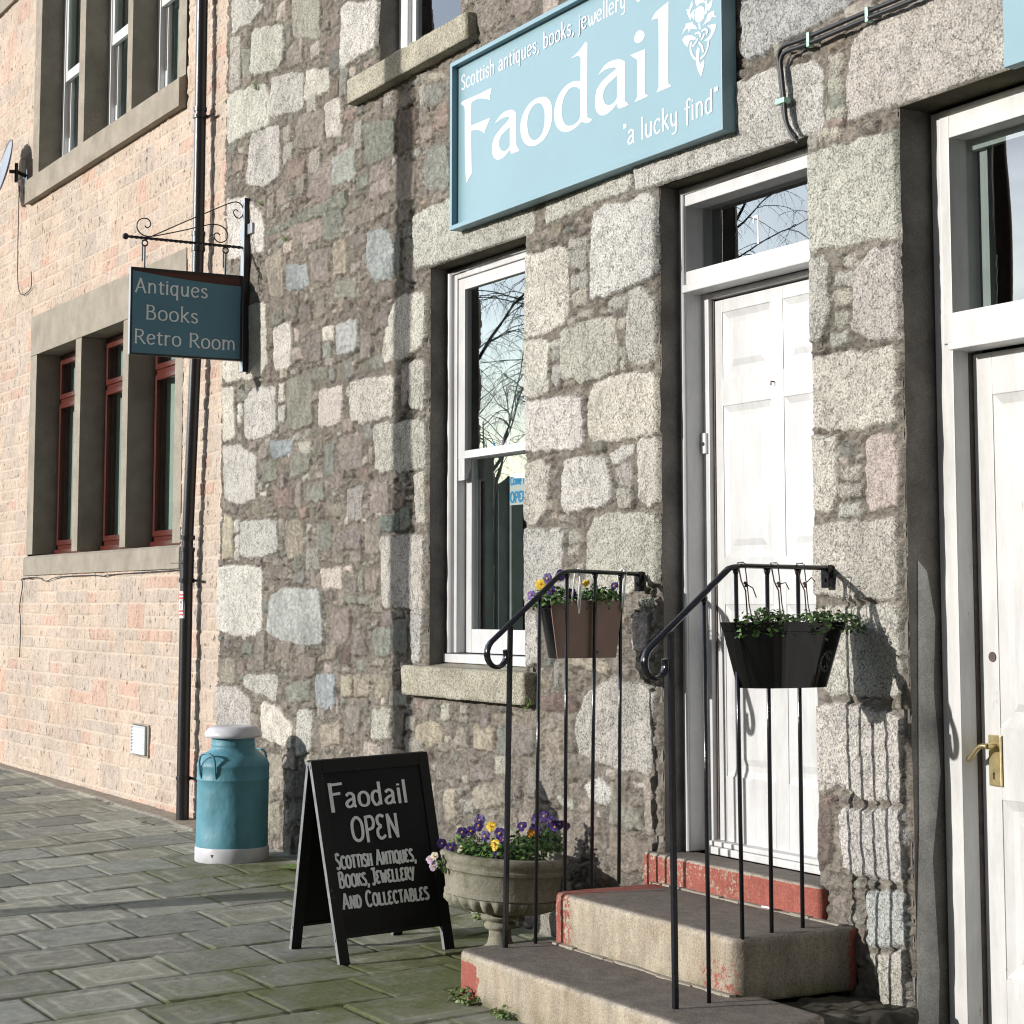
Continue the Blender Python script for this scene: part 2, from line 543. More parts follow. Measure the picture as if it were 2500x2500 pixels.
def mat_urn():
    t = NT('urn_stone', 0.92, spec=0.2)
    c = t.mix(t.noise(7, 6, 0.65), (0.17, 0.162, 0.125), (0.34, 0.325, 0.265))
    c = t.mix(t.ramp(t.noise(12, 5, 0.7), (0.5, 0.0), (0.7, 0.7)), c, (0.10, 0.098, 0.045))
    c = t.mix(1.0, c, t.ramp(t.noise(170, 3, 0.7), (0.3, 0.7), (0.7, 1.25)), 'MULTIPLY')
    t.color(c)
    nb = t.bump(t.noise(60, 5), 0.005, 0.5)
    t.bump(t.noise(260, 2), 0.002, 0.6, nb)
    return t.m

def mat_leaf(name, a, b):
    t = NT(name, 0.5)
    t.color(t.mix(t.ramp(t.noise(38, 3), (0.35, 0.0), (0.65, 1.0)), a, b))
    t.b.inputs['Subsurface Weight'].default_value = 0.0
    return t.m

def mat_black_board():
    t = NT('board_black', 0.5, spec=0.2)
    c = t.mix(t.ramp(t.noise(5, 6, 0.7), (0.45, 0.0), (0.8, 0.35)), (0.010, 0.010, 0.012), (0.035, 0.037, 0.042))
    t.color(c)
    t.bump(t.noise(40, 4), 0.001, 0.4)
    return t.m

def mat_board_frame():
    t = NT('board_frame_paint', 0.55, spec=0.25)
    f = t.ramp(t.noise(30, 8, 0.75, (1, 1, 0.4)), (0.63, 0.0), (0.68, 0.8))
    c = t.mix(f, (0.016, 0.016, 0.017), (0.20, 0.15, 0.12))
    t.color(c)
    t.bump(t.noise(50, 5, 0.6, (1, 1, 0.2)), 0.002, 0.5)
    return t.m

M = dict(
    shop_wall=mat_shop_wall(), pink=mat_pink_wall(), paving=mat_paving(), step=mat_step(),
    sill=mat_granite('granite_sill', (0.36, 0.335, 0.27), 0.5),
    jamb=mat_cement('rendered_jamb', (0.175, 0.163, 0.148), 0.4),
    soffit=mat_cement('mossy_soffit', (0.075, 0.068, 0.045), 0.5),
    jamb_patch=mat_cement('old_limewash', (0.46, 0.455, 0.43), 0.4),
    surround=mat_cement('precast_concrete', (0.30, 0.268, 0.222), 0.2),
    white=mat_white('white_gloss'), white_old=mat_white('white_worn', (0.60, 0.597, 0.59), 0.9, 0.45),
    upvc=paint('white_plastic', (0.72, 0.73, 0.74), 0.3, 0.05),
    brown=paint('brown_frame', (0.085, 0.018, 0.012), 0.28, 0.3, vs=20),
    bare=paint('bare_door_edge', (0.10, 0.075, 0.065), 0.8, 0.4, vs=25),
    glass=mat_glass(), glass_dark=mat_glass('upvc_glass', 0.06, (0.85, 0.9, 0.88)),
    dark=paint('dark_interior', (0.030, 0.032, 0.032), 0.9, 0.3),
    panelling=paint('window_panelling', (0.33, 0.37, 0.355), 0.7, 0.2),
    blind=paint('vertical_blind', (0.42, 0.52, 0.47), 0.8, 0.15),
    sign=paint('sign_blue', (0.17, 0.29, 0.34), 0.4, 0.05, vs=2),
    sign_edge=paint('sign_edge_blue', (0.10, 0.29, 0.40), 0.45, 0.08),
    sign_white=paint('sign_lettering', (0.58, 0.60, 0.66), 0.5, 0.03),
    teal=paint('hanging_board_teal', (0.085, 0.225, 0.31), 0.4, 0.08, vs=3),
    pale_text=paint('hanging_lettering', (0.86, 0.90, 0.92), 0.5, 0.04),
    redbrown=paint('old_board', (0.09, 0.025, 0.018), 0.6, 0.3),
    iron=paint('black_iron', (0.014, 0.012, 0.013), 0.35, 0.4, bump=0.001, vs=40),
    galv=paint('painted_bar', (0.30, 0.32, 0.36), 0.45, 0.1, metal=0.2),
    rail=paint('black_gloss_iron', (0.012, 0.012, 0.016), 0.17, 0.3, bump=0.0008, vs=30),
    pipe=paint('black_pipe', (0.017, 0.017, 0.020), 0.33, 0.3, bump=0.0012, vs=18),
    cable=paint('black_cable', (0.016, 0.016, 0.018), 0.5, 0.3, vs=60),
    tie=paint('green_tie', (0.33, 0.55, 0.45), 0.4, 0.15, vs=60),
    churn=mat_churn(), churn_white=paint('churn_white', (0.60, 0.60, 0.64), 0.4, 0.16, vs=14),
    urn=mat_urn(), board=mat_black_board(), board_frame=mat_board_frame(),
    strap=paint('grey_edge', (0.20, 0.20, 0.21), 0.6, 0.35, vs=22, bump=0.001),
    chalk=paint('chalk_pen', (0.93, 0.96, 0.97), 0.7, 0.1, vs=45),
    pot_black=paint('black_pot', (0.004, 0.004, 0.0045), 0.09, 0.2, spec=0.35),
    pot_brown=paint('brown_plastic', (0.185, 0.108, 0.077), 0.5, 0.18, vs=8),
    emblem=paint('pot_emblem', (0.040, 0.041, 0.042), 0.5, 0.2),
    soil=paint('soil', (0.03, 0.02, 0.014), 0.95, 0.5, vs=40, bump=0.006),
    brass=paint('brass', (0.68, 0.56, 0.30), 0.3, 0.25, vs=30, metal=0.85),
    wire=paint('white_wire', (0.66, 0.68, 0.66), 0.4, 0.1),
    cord=paint('brown_cord', (0.06, 0.03, 0.02), 0.8, 0.3),
    leaf=mat_leaf('pansy_leaf', (0.035, 0.105, 0.02), (0.12, 0.24, 0.05)),
    leaf2=mat_leaf('bedding_leaf', (0.03, 0.085, 0.016), (0.12, 0.22, 0.045)),
    weed=mat_leaf('weed_leaf', (0.05, 0.10, 0.022), (0.16, 0.22, 0.06)),
    purple=paint('petal_purple', (0.03, 0.007, 0.125), 0.6, 0.35, vs=70),
    violet=paint('petal_violet', (0.11, 0.045, 0.27), 0.6, 0.3, vs=70),
    yellow=paint('petal_yellow', (0.72, 0.48, 0.025), 0.6, 0.12, vs=70),
    orange=paint('petal_orange', (0.66, 0.26, 0.02), 0.6, 0.2, vs=70),
    cream=paint('petal_cream', (0.70, 0.64, 0.48), 0.6, 0.1, vs=70),
    pinkpetal=paint('petal_pink', (0.60, 0.46, 0.60), 0.6, 0.15, vs=70),
    eye=paint('petal_eye', (0.55, 0.30, 0.02), 0.6, 0.1),
    stem=paint('stem_green', (0.06, 0.10, 0.02), 0.6, 0.2),
    dish=paint('dish_grey', (0.20, 0.22, 0.25), 0.4, 0.1),
    vent=paint('vent_plastic', (0.52, 0.56, 0.58), 0.4, 0.06),
    sticker=paint('sticker_white', (0.80, 0.80, 0.82), 0.4, 0.03),
    sticker_red=paint('sticker_red', (0.55, 0.05, 0.06), 0.5, 0.1),
    ink=paint('ink_black', (0.012, 0.012, 0.012), 0.5, 0.1),
    card=paint('card_pale', (0.62, 0.66, 0.64), 0.6, 0.05), cyan=paint('card_blue', (0.03, 0.33, 0.66), 0.5, 0.05),
    asphalt=mat_cement('asphalt', (0.05, 0.05, 0.05), 0.3), kerb=mat_granite('kerb_granite', (0.30, 0.29, 0.27)),
    timber=paint('pole_timber', (0.11, 0.075, 0.05), 0.9, 0.3, vs=12, bump=0.004),
    bark=paint('birch_bark', (0.10, 0.085, 0.075), 0.9, 0.4, vs=9), twig=paint('birch_twig', (0.035, 0.026, 0.022), 0.9, 0.3),
    hedge=paint('hedge_green', (0.022, 0.035, 0.014), 0.9, 0.6, vs=9),
    roof=paint('roof_slate', (0.06, 0.065, 0.075), 0.7, 0.3, vs=12),
    rubble_dark=mat_cement('rough_footing', (0.075, 0.068, 0.055), 0.6),
)
STONES = [
('G',"-12.612,5.673 -12.075,5.525 -11.941,5.451 -12.204,5.398 -12.375,5.431 -12.584,5.422"),
('g',"-12.62,5.419 -12.424,5.362 -12.411,5.013 -12.604,5.02"),
('G',"-12.185,5.35 -11.632,5.241 -11.609,5.002 -11.796,4.964 -12.225,5.056"),
('g',"-11.466,5.356 -11.02,5.233 -11.014,4.98 -11.428,5.11"),
('S',"-12.386,5.27 -12.232,5.237 -12.242,5.047 -12.379,5.068"),
('S',"-11.584,5.198 -11.491,5.18 -11.503,5.082 -11.581,5.102"),
('W',"-12.62,4.998 -11.956,4.93 -11.854,4.785 -11.881,4.634 -12.244,4.652 -12.607,4.653"),
('G',"-11.795,4.928 -11.271,4.837 -11.28,4.607 -11.818,4.663"),
('W',"-11.241,4.83 -10.867,4.756 -10.836,4.619 -11.266,4.662"),
('W',"-10.904,4.545 -10.657,4.533 -10.665,4.314 -10.899,4.342"),
('P',"-11.38,4.572 -10.946,4.521 -10.926,4.303 -11.347,4.356"),
('G',"-12.176,4.625 -11.674,4.589 -11.664,4.255 -11.932,4.223 -12.265,4.311"),
('g',"-11.591,4.43 -11.454,4.413 -11.465,4.287 -11.603,4.302"),
('g',"-11.595,4.548 -11.487,4.537 -11.484,4.431 -11.592,4.441"),
('R',"-11.526,4.311 -11.226,4.273 -11.239,4.184 -11.554,4.199"),
('L',"-10.831,4.182 -10.481,4.199 -10.438,4.006 -10.813,4.024"),
('P',"-11.079,4.164 -10.826,4.159 -10.821,3.97 -11.22,4.021"),
('S',"-11.889,3.917 -11.218,3.94 -10.572,3.945 -10.57,3.847 -11.393,3.891 -11.889,3.893"),
('W',"-12.626,4.266 -12.228,4.212 -11.925,4.03 -11.918,3.802 -12.213,3.825 -12.592,3.847"),
('T',"-11.883,3.737 -11.617,3.766 -11.593,3.459 -11.811,3.49"),
('B',"-11.537,3.637 -11.208,3.598 -11.161,3.467 -11.501,3.47"),
('P',"-11.152,3.669 -10.869,3.646 -10.837,3.442 -11.119,3.483"),
('Y',"-10.792,3.666 -10.602,3.657 -10.572,3.447 -10.773,3.466"),
('P',"-11.483,3.883 -10.958,3.849 -10.955,3.726 -11.42,3.769"),
('S',"-10.944,3.869 -10.683,3.856 -10.679,3.692 -10.926,3.71"),
('W',"-11.741,3.264 -11.42,3.27 -11.412,2.972 -11.701,2.985"),
('W',"-12.682,3.467 -11.906,3.462 -11.861,3.067 -11.986,2.98 -12.628,3.008"),
('P',"-11.197,3.163 -10.969,3.146 -10.964,2.969 -11.192,2.983"),
('W',"-10.927,3.163 -10.776,3.155 -10.76,3.077 -10.925,3.086"),
('S',"-10.925,3.064 -10.814,3.062 -10.785,2.982 -10.923,2.986"),
('L',"-10.735,3.161 -10.418,3.164 -10.402,2.971 -10.704,2.973"),
('W',"-12.661,2.968 -12.434,2.959 -12.404,2.616 -12.646,2.609"),
('S',"-12.383,2.953 -12.148,2.936 -12.144,2.835 -12.379,2.85"),
('W',"-12.378,2.832 -12.293,2.824 -12.291,2.764 -12.376,2.771"),
('W',"-12.382,2.759 -12.308,2.753 -12.306,2.705 -12.38,2.711"),
('G',"-12.114,2.909 -11.667,2.884 -11.658,2.595 -12.036,2.571 -12.235,2.603 -12.243,2.82"),
('G',"-11.636,2.892 -11.544,2.883 -11.541,2.78 -11.633,2.788"),
('G',"-11.632,2.759 -11.525,2.75 -11.522,2.641 -11.629,2.65"),
('S',"-11.515,2.914 -11.118,2.908 -11.068,2.604 -11.356,2.582 -11.476,2.615"),
('S',"-11.09,2.927 -10.908,2.93 -10.878,2.85 -11.074,2.859"),
('S',"-10.797,2.913 -10.729,2.905 -10.728,2.824 -10.795,2.831"),
('V',"-10.974,2.794 -10.606,2.78 -10.642,2.569 -10.982,2.57"),
('W',"-12.645,2.572 -12.3,2.548 -12,2.456 -12.007,2.187 -12.318,2.16 -12.595,2.215"),
('B',"-11.78,2.54 -11.414,2.53 -11.396,2.439 -11.746,2.434"),
('P',"-11.969,2.501 -11.826,2.503 -11.808,2.444 -11.967,2.448"),
('S',"-11.918,2.404 -11.683,2.412 -11.648,2.296 -11.898,2.275"),
('S',"-11.41,2.417 -11.091,2.429 -11.117,2.321 -11.437,2.295"),
('S',"-10.896,2.449 -10.733,2.459 -10.783,2.269 -10.892,2.275"),
('P',"-10.671,2.475 -10.346,2.483 -10.342,2.285 -10.627,2.281"),
('R',"-11.708,2.224 -11.39,2.225 -11.387,2.124 -11.689,2.115"),
('W',"-11.943,2.219 -11.833,2.225 -11.847,2.197"),
('S',"-11.143,2.212 -10.89,2.215 -10.888,2.123 -11.14,2.124"),
('G',"-12.281,2.045 -11.64,2.033 -11.618,1.828 -12.073,1.792 -12.272,1.831"),
('Y',"-12.625,2.107 -12.45,2.063 -12.44,1.811 -12.63,1.803"),
('T',"-11.488,2.016 -11.238,2.018 -11.203,1.807 -11.451,1.79"),
('S',"-10.995,1.976 -10.776,1.979 -10.772,1.83 -10.964,1.823"),
('G',"-12.399,2.05 -12.314,2.046 -12.311,1.975 -12.396,1.978"),
('G',"-12.395,1.954 -12.31,1.951 -12.308,1.88 -12.392,1.882"),
('G',"-12.391,1.864 -12.307,1.862 -12.304,1.796 -12.389,1.798"),
('W',"-12.663,1.743 -12.303,1.761 -11.895,1.73 -11.896,1.305 -12.386,1.298 -12.68,1.331"),
('P',"-11.831,1.724 -11.479,1.724 -11.477,1.657 -11.829,1.661"),
('L',"-11.505,1.601 -10.903,1.586 -10.868,1.266 -11.318,1.258 -11.818,1.318 -11.748,1.546"),
('S',"-11.872,1.523 -11.778,1.523 -11.776,1.455 -11.87,1.454"),
('S',"-11.359,1.677 -11.186,1.708 -11.184,1.631 -11.329,1.633"),
('V',"-10.933,1.704 -10.637,1.721 -10.634,1.605 -10.903,1.597"),
('P',"-10.711,1.458 -10.522,1.469 -10.518,1.293 -10.707,1.279"),
('G',"-12.176,1.038 -11.609,1.056 -11.634,0.899 -11.915,0.944 -12.174,0.969"),
('G',"-12.699,0.95 -12.339,0.951 -12.073,0.892 -12.067,0.719 -12.688,0.686"),
('W',"-11.834,0.879 -11.603,0.867 -11.362,0.757 -11.358,0.626 -11.657,0.652 -11.858,0.663"),
('G',"-11.249,0.861 -11.023,0.861 -11.045,0.625 -11.27,0.588"),
('B',"-10.987,1.076 -10.702,1.085 -10.699,0.928 -10.831,0.88 -10.969,0.916"),
('S',"-11.457,0.995 -11.056,1.052 -11.08,0.922 -11.396,0.909"),
('Y',"-10.911,0.781 -10.618,0.828 -10.589,0.706 -10.88,0.656"),
('T',"-11.777,0.566 -11.534,0.571 -11.499,0.398 -11.707,0.314"),
('T',"-11.735,0.245 -11.525,0.286 -11.519,0.111 -11.698,0.049"),
('Y',"-10.617,1.087 -10.449,1.093 -10.447,0.98 -10.575,0.964"),
('T',"-10.423,1.093 -10.198,1.09 -10.221,0.989 -10.396,0.972"),
('T',"-10.15,1.102 -9.934,1.089 -9.956,0.99 -10.123,0.983"),
('P',"-10.548,0.904 -10.319,0.924 -10.342,0.781 -10.545,0.76"),
('g',"-10.171,0.911 -9.932,0.932 -9.929,0.755 -10.168,0.761"),
('Y',"-9.588,0.862 -9.392,0.891 -9.275,0.85 -9.285,0.794 -9.412,0.754 -9.588,0.785"),
('T',"-9.119,0.859 -9.018,0.874 -8.987,0.785 -9.201,0.771"),
('Y',"-8.938,0.882 -8.723,0.89 -8.723,0.784 -8.927,0.771"),
('S',"-8.676,0.892 -8.572,0.893 -8.572,0.758 -8.666,0.77"),
('P',"-8.517,0.91 -8.3,0.913 -8.3,0.794 -8.517,0.771"),
('T',"-8.195,0.885 -8.058,0.917 -8.042,0.769 -8.178,0.751"),
('D',"-8.229,1.069 -7.94,1.097 -7.891,1.025 -7.957,0.997 -8.212,1.002"),
('G',"-7.799,1.084 -7.573,1.175 -7.218,1.137 -7.26,0.777 -7.498,0.77 -7.864,0.817 -7.905,0.941"),
('P',"-8.957,0.697 -8.723,0.722 -8.723,0.642 -8.956,0.616"),
('P',"-9.347,0.66 -9.077,0.697 -9.077,0.625 -9.326,0.587"),
('T',"-8.936,0.581 -8.61,0.625 -8.554,0.543 -8.916,0.476"),
('Y',"-9.262,0.528 -9.138,0.565 -9.137,0.419 -9.261,0.39"),
('G',"-7.833,0.682 -7.699,0.724 -7.598,0.67 -7.619,0.607 -7.782,0.624"),
('T',"-8.121,1.3 -7.945,1.324 -7.613,1.236 -7.613,1.195 -7.946,1.217"),
('G',"-10.701,5.112 -10.149,4.993 -10.157,4.717 -10.413,4.727 -10.706,4.711"),
('R',"-10.632,4.439 -10.486,4.428 -10.484,4.363 -10.618,4.381"),
('S',"-10.353,4.301 -9.905,4.235 -9.89,4.045 -10.323,4.048"),
('D',"-9.891,4.284 -9.646,4.249 -9.621,4.05 -9.878,4.001"),
('S',"-9.507,3.976 -9.243,3.951 -9.241,3.716 -9.516,3.758"),
('R',"-9.375,4.178 -9.244,4.178 -9.243,4.06 -9.418,4.068"),
('S',"-9.49,4.345 -9.267,4.282 -9.309,4.203 -9.509,4.208"),
('P',"-9.913,3.967 -9.643,3.933 -9.64,3.73 -9.898,3.747"),
('P',"-10.244,3.905 -9.973,3.916 -9.971,3.833 -10.243,3.841"),
('P',"-10.142,3.802 -9.971,3.802 -9.97,3.708 -10.141,3.717"),
('P',"-10.579,3.794 -10.167,3.785 -10.166,3.701 -10.577,3.707"),
('B',"-10.265,3.644 -9.992,3.619 -9.906,3.471 -9.928,3.341 -10.16,3.333 -10.3,3.48"),
('P',"-10.523,3.644 -10.342,3.657 -10.315,3.599 -10.522,3.59"),
('S',"-10.879,3.858 -10.687,3.846 -10.632,3.771 -10.876,3.724"),
('S',"-9.778,3.593 -9.685,3.577 -9.684,3.526 -9.777,3.542"),
('S',"-9.777,3.521 -9.661,3.502 -9.66,3.411 -9.776,3.43"),
('S',"-9.896,3.572 -9.824,3.57 -9.821,3.315 -9.892,3.335"),
('P',"-9.775,3.399 -9.636,3.378 -9.635,3.267 -9.774,3.287"),
('S',"-10.732,3.416 -10.44,3.406 -10.464,3.292 -10.757,3.321"),
('P',"-10.159,3.312 -9.916,3.298 -9.903,3.214 -10.109,3.243"),
('G',"-9.892,3.208 -9.509,3.189 -9.506,2.908 -9.748,2.857 -10.056,2.87 -10.031,3.052"),
('G',"-10.493,2.79 -10.326,2.795 -9.92,2.764 -9.905,2.55 -10.321,2.533 -10.489,2.578"),
('G',"-10.171,2.51 -9.881,2.508 -9.503,2.487 -9.501,2.243 -9.738,2.228 -10.142,2.262"),
('G',"-9.722,2.823 -9.507,2.82 -9.504,2.555 -9.673,2.56"),
('G',"-9.623,2.201 -9.512,2.21 -9.509,1.953 -9.62,1.937"),
('G',"-10.051,1.882 -9.53,1.871 -9.526,1.481 -10.009,1.48"),
('G',"-9.659,1.469 -9.527,1.469 -9.534,1.197 -9.651,1.194"),
('P',"-10.215,2.184 -9.971,2.186 -9.957,2.02 -10.212,2.02"),
('E',"-10.065,1.994 -9.827,1.994 -9.826,1.905 -10.063,1.913"),
('P',"-10.672,1.922 -10.361,1.943 -10.333,1.819 -10.67,1.827"),
('T',"-10.286,1.961 -10.076,1.964 -10.073,1.782 -10.258,1.786"),
('V',"-10.801,1.702 -10.614,1.71 -10.612,1.594 -10.826,1.596"),
('P',"-10.256,1.694 -10.084,1.691 -10.107,1.591 -10.267,1.592"),
('S',"-10.559,1.542 -10.155,1.551 -10.179,1.51 -10.532,1.511"),
('S',"-10.152,1.359 -9.936,1.371 -9.934,1.223 -10.125,1.219"),
('S',"-9.901,1.401 -9.728,1.412 -9.725,1.237 -9.887,1.234"),
('P',"-10.768,1.458 -10.479,1.469 -10.502,1.303 -10.764,1.257"),
('R',"-9.899,2.107 -9.759,2.11 -9.77,2.032 -9.91,2.038"),
('G',"-9.637,3.636 -8.304,3.667 -8.305,3.32 -8.397,3.311 -9.485,3.325 -9.613,3.319"),
('G',"-8.412,3.206 -8.011,3.196 -7.968,3.163 -7.978,2.853 -8.117,2.802 -8.367,2.797 -8.413,2.829"),
('G',"-7.725,3.319 -7.228,3.304 -7.192,3.273 -7.197,2.928 -7.6,2.904 -7.745,2.908 -7.752,3.086"),
('G',"-8.185,3.436 -7.377,3.479 -7.378,3.356 -7.857,3.36 -8.176,3.337"),
('g',"-7.959,3.222 -7.784,3.21 -7.792,3.152 -7.96,3.179"),
('g',"-7.96,3.162 -7.8,3.149 -7.793,3.067 -7.926,3.079"),
('g',"-7.935,3.037 -7.793,3.041 -7.785,2.964 -7.927,2.976"),
('g',"-7.927,2.95 -7.777,2.954 -7.786,2.888 -7.919,2.889"),
('g',"-7.894,2.851 -7.729,2.855 -7.746,2.823 -7.877,2.832"),
('g',"-7.601,2.871 -7.437,2.882 -7.445,2.834 -7.601,2.83"),
('G',"-8.422,2.781 -8.134,2.765 -8.153,2.514 -8.295,2.501 -8.422,2.522"),
('G',"-8.013,2.802 -7.538,2.801 -7.518,2.544 -7.83,2.53 -8.031,2.572"),
('G',"-7.414,2.894 -7.308,2.896 -7.198,2.833 -7.201,2.569 -7.325,2.556 -7.442,2.592 -7.44,2.723"),
('g',"-8.117,2.745 -8.03,2.744 -8.03,2.709 -8.117,2.715"),
('g',"-8.117,2.702 -8.048,2.694 -8.048,2.659 -8.117,2.663"),
('g',"-8.1,2.626 -8.031,2.623 -8.049,2.513 -8.109,2.571"),
('g',"-7.961,2.847 -7.911,2.849 -7.911,2.815 -7.962,2.817"),
('g',"-7.504,2.78 -7.446,2.789 -7.454,2.741 -7.508,2.74"),
('g',"-7.501,2.648 -7.462,2.652 -7.463,2.603 -7.506,2.608"),
('g',"-7.494,2.59 -7.455,2.59 -7.456,2.546 -7.494,2.55"),
('G',"-8.441,2.488 -7.814,2.465 -7.807,2.23 -8.224,2.233 -8.441,2.275"),
('G',"-7.732,2.508 -7.387,2.53 -7.188,2.502 -7.191,2.234 -7.734,2.241 -7.782,2.287 -7.773,2.445"),
('G',"-8.45,2.187 -8.242,2.191 -8.128,2.158 -8.155,1.962 -8.243,1.883 -8.35,1.891 -8.45,1.966"),
('G',"-7.999,2.18 -7.607,2.167 -7.547,1.976 -7.641,1.948 -7.984,1.933 -8.034,1.973"),
('G',"-7.591,2.182 -7.391,2.205 -7.384,2.164 -7.561,2.131"),
('g',"-7.545,2.114 -7.415,2.122 -7.408,2.041 -7.523,2.039"),
('g',"-7.523,2.015 -7.408,2.025 -7.394,1.937 -7.516,1.934"),
('G',"-7.346,2.213 -7.199,2.218 -7.174,1.958 -7.261,1.923 -7.349,1.966"),
('G',"-8.453,1.871 -8.03,1.846 -8.031,1.671 -8.142,1.497 -8.453,1.474"),
('G',"-7.737,1.894 -7.578,1.908 -7.189,1.889 -7.193,1.593 -7.49,1.54 -7.804,1.574 -7.802,1.83"),
('g',"-7.967,1.827 -7.867,1.828 -7.868,1.782 -7.959,1.781"),
('g',"-7.968,1.768 -7.851,1.765 -7.868,1.732 -7.959,1.73"),
('G',"-8.448,1.463 -8.278,1.452 -8.256,1.231 -8.442,1.204"),
('T',"-7.316,0.753 -7.241,0.759 -7.254,0.521 -7.319,0.514"),
('G',"-6.111,3.247 -5.863,3.246 -5.551,3.225 -5.562,2.841 -5.808,2.854 -6.109,2.875"),
('H',"-6.511,3.989 -5.804,3.793 -5.949,3.769 -6.17,3.747 -6.291,3.734 -6.491,3.732 -6.522,3.77"),
('G',"-7.333,3.65 -6.269,3.644 -6.003,3.6 -5.999,3.345 -6.12,3.309 -7.191,3.328 -7.333,3.333"),
('G',"-5.839,3.339 -5.83,3.48 -5.786,3.634 -5.688,3.671 -5.391,3.679 -4.878,3.709 -4.892,3.335 -4.99,3.334 -5.544,3.332 -5.785,3.334"),
('g',"-5.953,3.613 -5.864,3.598 -5.866,3.527 -5.944,3.532"),
('g',"-5.956,3.521 -5.867,3.506 -5.868,3.45 -5.946,3.461"),
('S',"-5.946,3.444 -5.869,3.433 -5.864,3.393 -5.947,3.412"),
('g',"-5.97,3.4 -5.859,3.385 -5.865,3.351 -5.971,3.364"),
('R',"-5.977,3.355 -5.86,3.345 -5.871,3.325 -5.983,3.331"),
('g',"-6.017,3.328 -5.905,3.318 -5.872,3.29 -6.007,3.283"),
('g',"-6.104,3.318 -6.029,3.313 -6.03,3.267 -6.099,3.266"),
('G',"-6.102,2.837 -5.996,2.829 -5.967,2.677 -5.979,2.596 -6.028,2.508 -6.105,2.513"),
('G',"-5.712,2.805 -5.557,2.81 -5.572,2.471 -5.674,2.471 -5.817,2.516 -5.833,2.552 -5.801,2.75"),
('g',"-5.874,2.81 -5.798,2.811 -5.794,2.776 -5.875,2.785"),
('g',"-5.903,2.759 -5.805,2.751 -5.807,2.696 -5.932,2.707"),
('g',"-5.933,2.686 -5.84,2.68 -5.836,2.625 -5.934,2.631"),
('g',"-5.929,2.603 -5.847,2.595 -5.849,2.544 -5.931,2.551"),
('g',"-5.959,2.523 -5.855,2.521 -5.856,2.477 -5.96,2.473"),
('G',"-6.114,2.447 -5.585,2.432 -5.588,2.158 -5.935,2.159 -6.12,2.188"),
('G',"-6.121,2.139 -5.931,2.131 -5.936,1.934 -5.988,1.837 -6.122,1.867"),
('V',"-5.754,2.115 -5.589,2.112 -5.592,1.857 -5.741,1.844 -5.765,1.891"),
('g',"-5.912,2.014 -5.804,2.011 -5.811,1.971 -5.908,1.966"),
('g',"-5.935,1.947 -5.801,1.947 -5.802,1.903 -5.931,1.899"),
('g',"-5.938,1.866 -5.808,1.873 -5.809,1.833 -5.933,1.825"),
('S',"-5.915,2.103 -5.85,2.112 -5.84,2.057 -5.905,2.061"),
('G',"-6.128,1.784 -5.978,1.802 -5.593,1.808 -5.592,1.513 -5.952,1.527 -6.136,1.548"),
('G',"-6.1,1.478 -5.596,1.497 -5.597,1.165 -6.046,1.17"),
('G',"-6.101,1.114 -5.898,1.129 -5.594,1.098 -5.594,0.799 -5.822,0.792 -5.981,0.839 -6.109,0.795"),
('D',"-6.121,0.747 -6.016,0.756 -6.021,0.562 -6.111,0.479"),
('G',"-5.957,0.735 -5.584,0.775 -5.587,0.522 -5.872,0.52 -5.946,0.538"),
('H',"-5.811,0.456 -5.603,0.482 -5.589,0.303 -5.806,0.264"),
('G',"-5.807,0.226 -5.6,0.276 -5.574,0.001 -5.692,-0.021 -5.748,0.146"),
('R',"-6.082,0.764 -5.993,0.778 -6.016,0.759"),
('P',"-8.931,4.618 -8.67,4.584 -8.65,4.456 -8.869,4.457"),
('P',"-8.572,4.539 -8.327,4.517 -8.345,4.44 -8.553,4.468"),
('T',"-9.202,4.296 -9.399,4.383 -9.579,4.417 -9.556,4.371"),
]
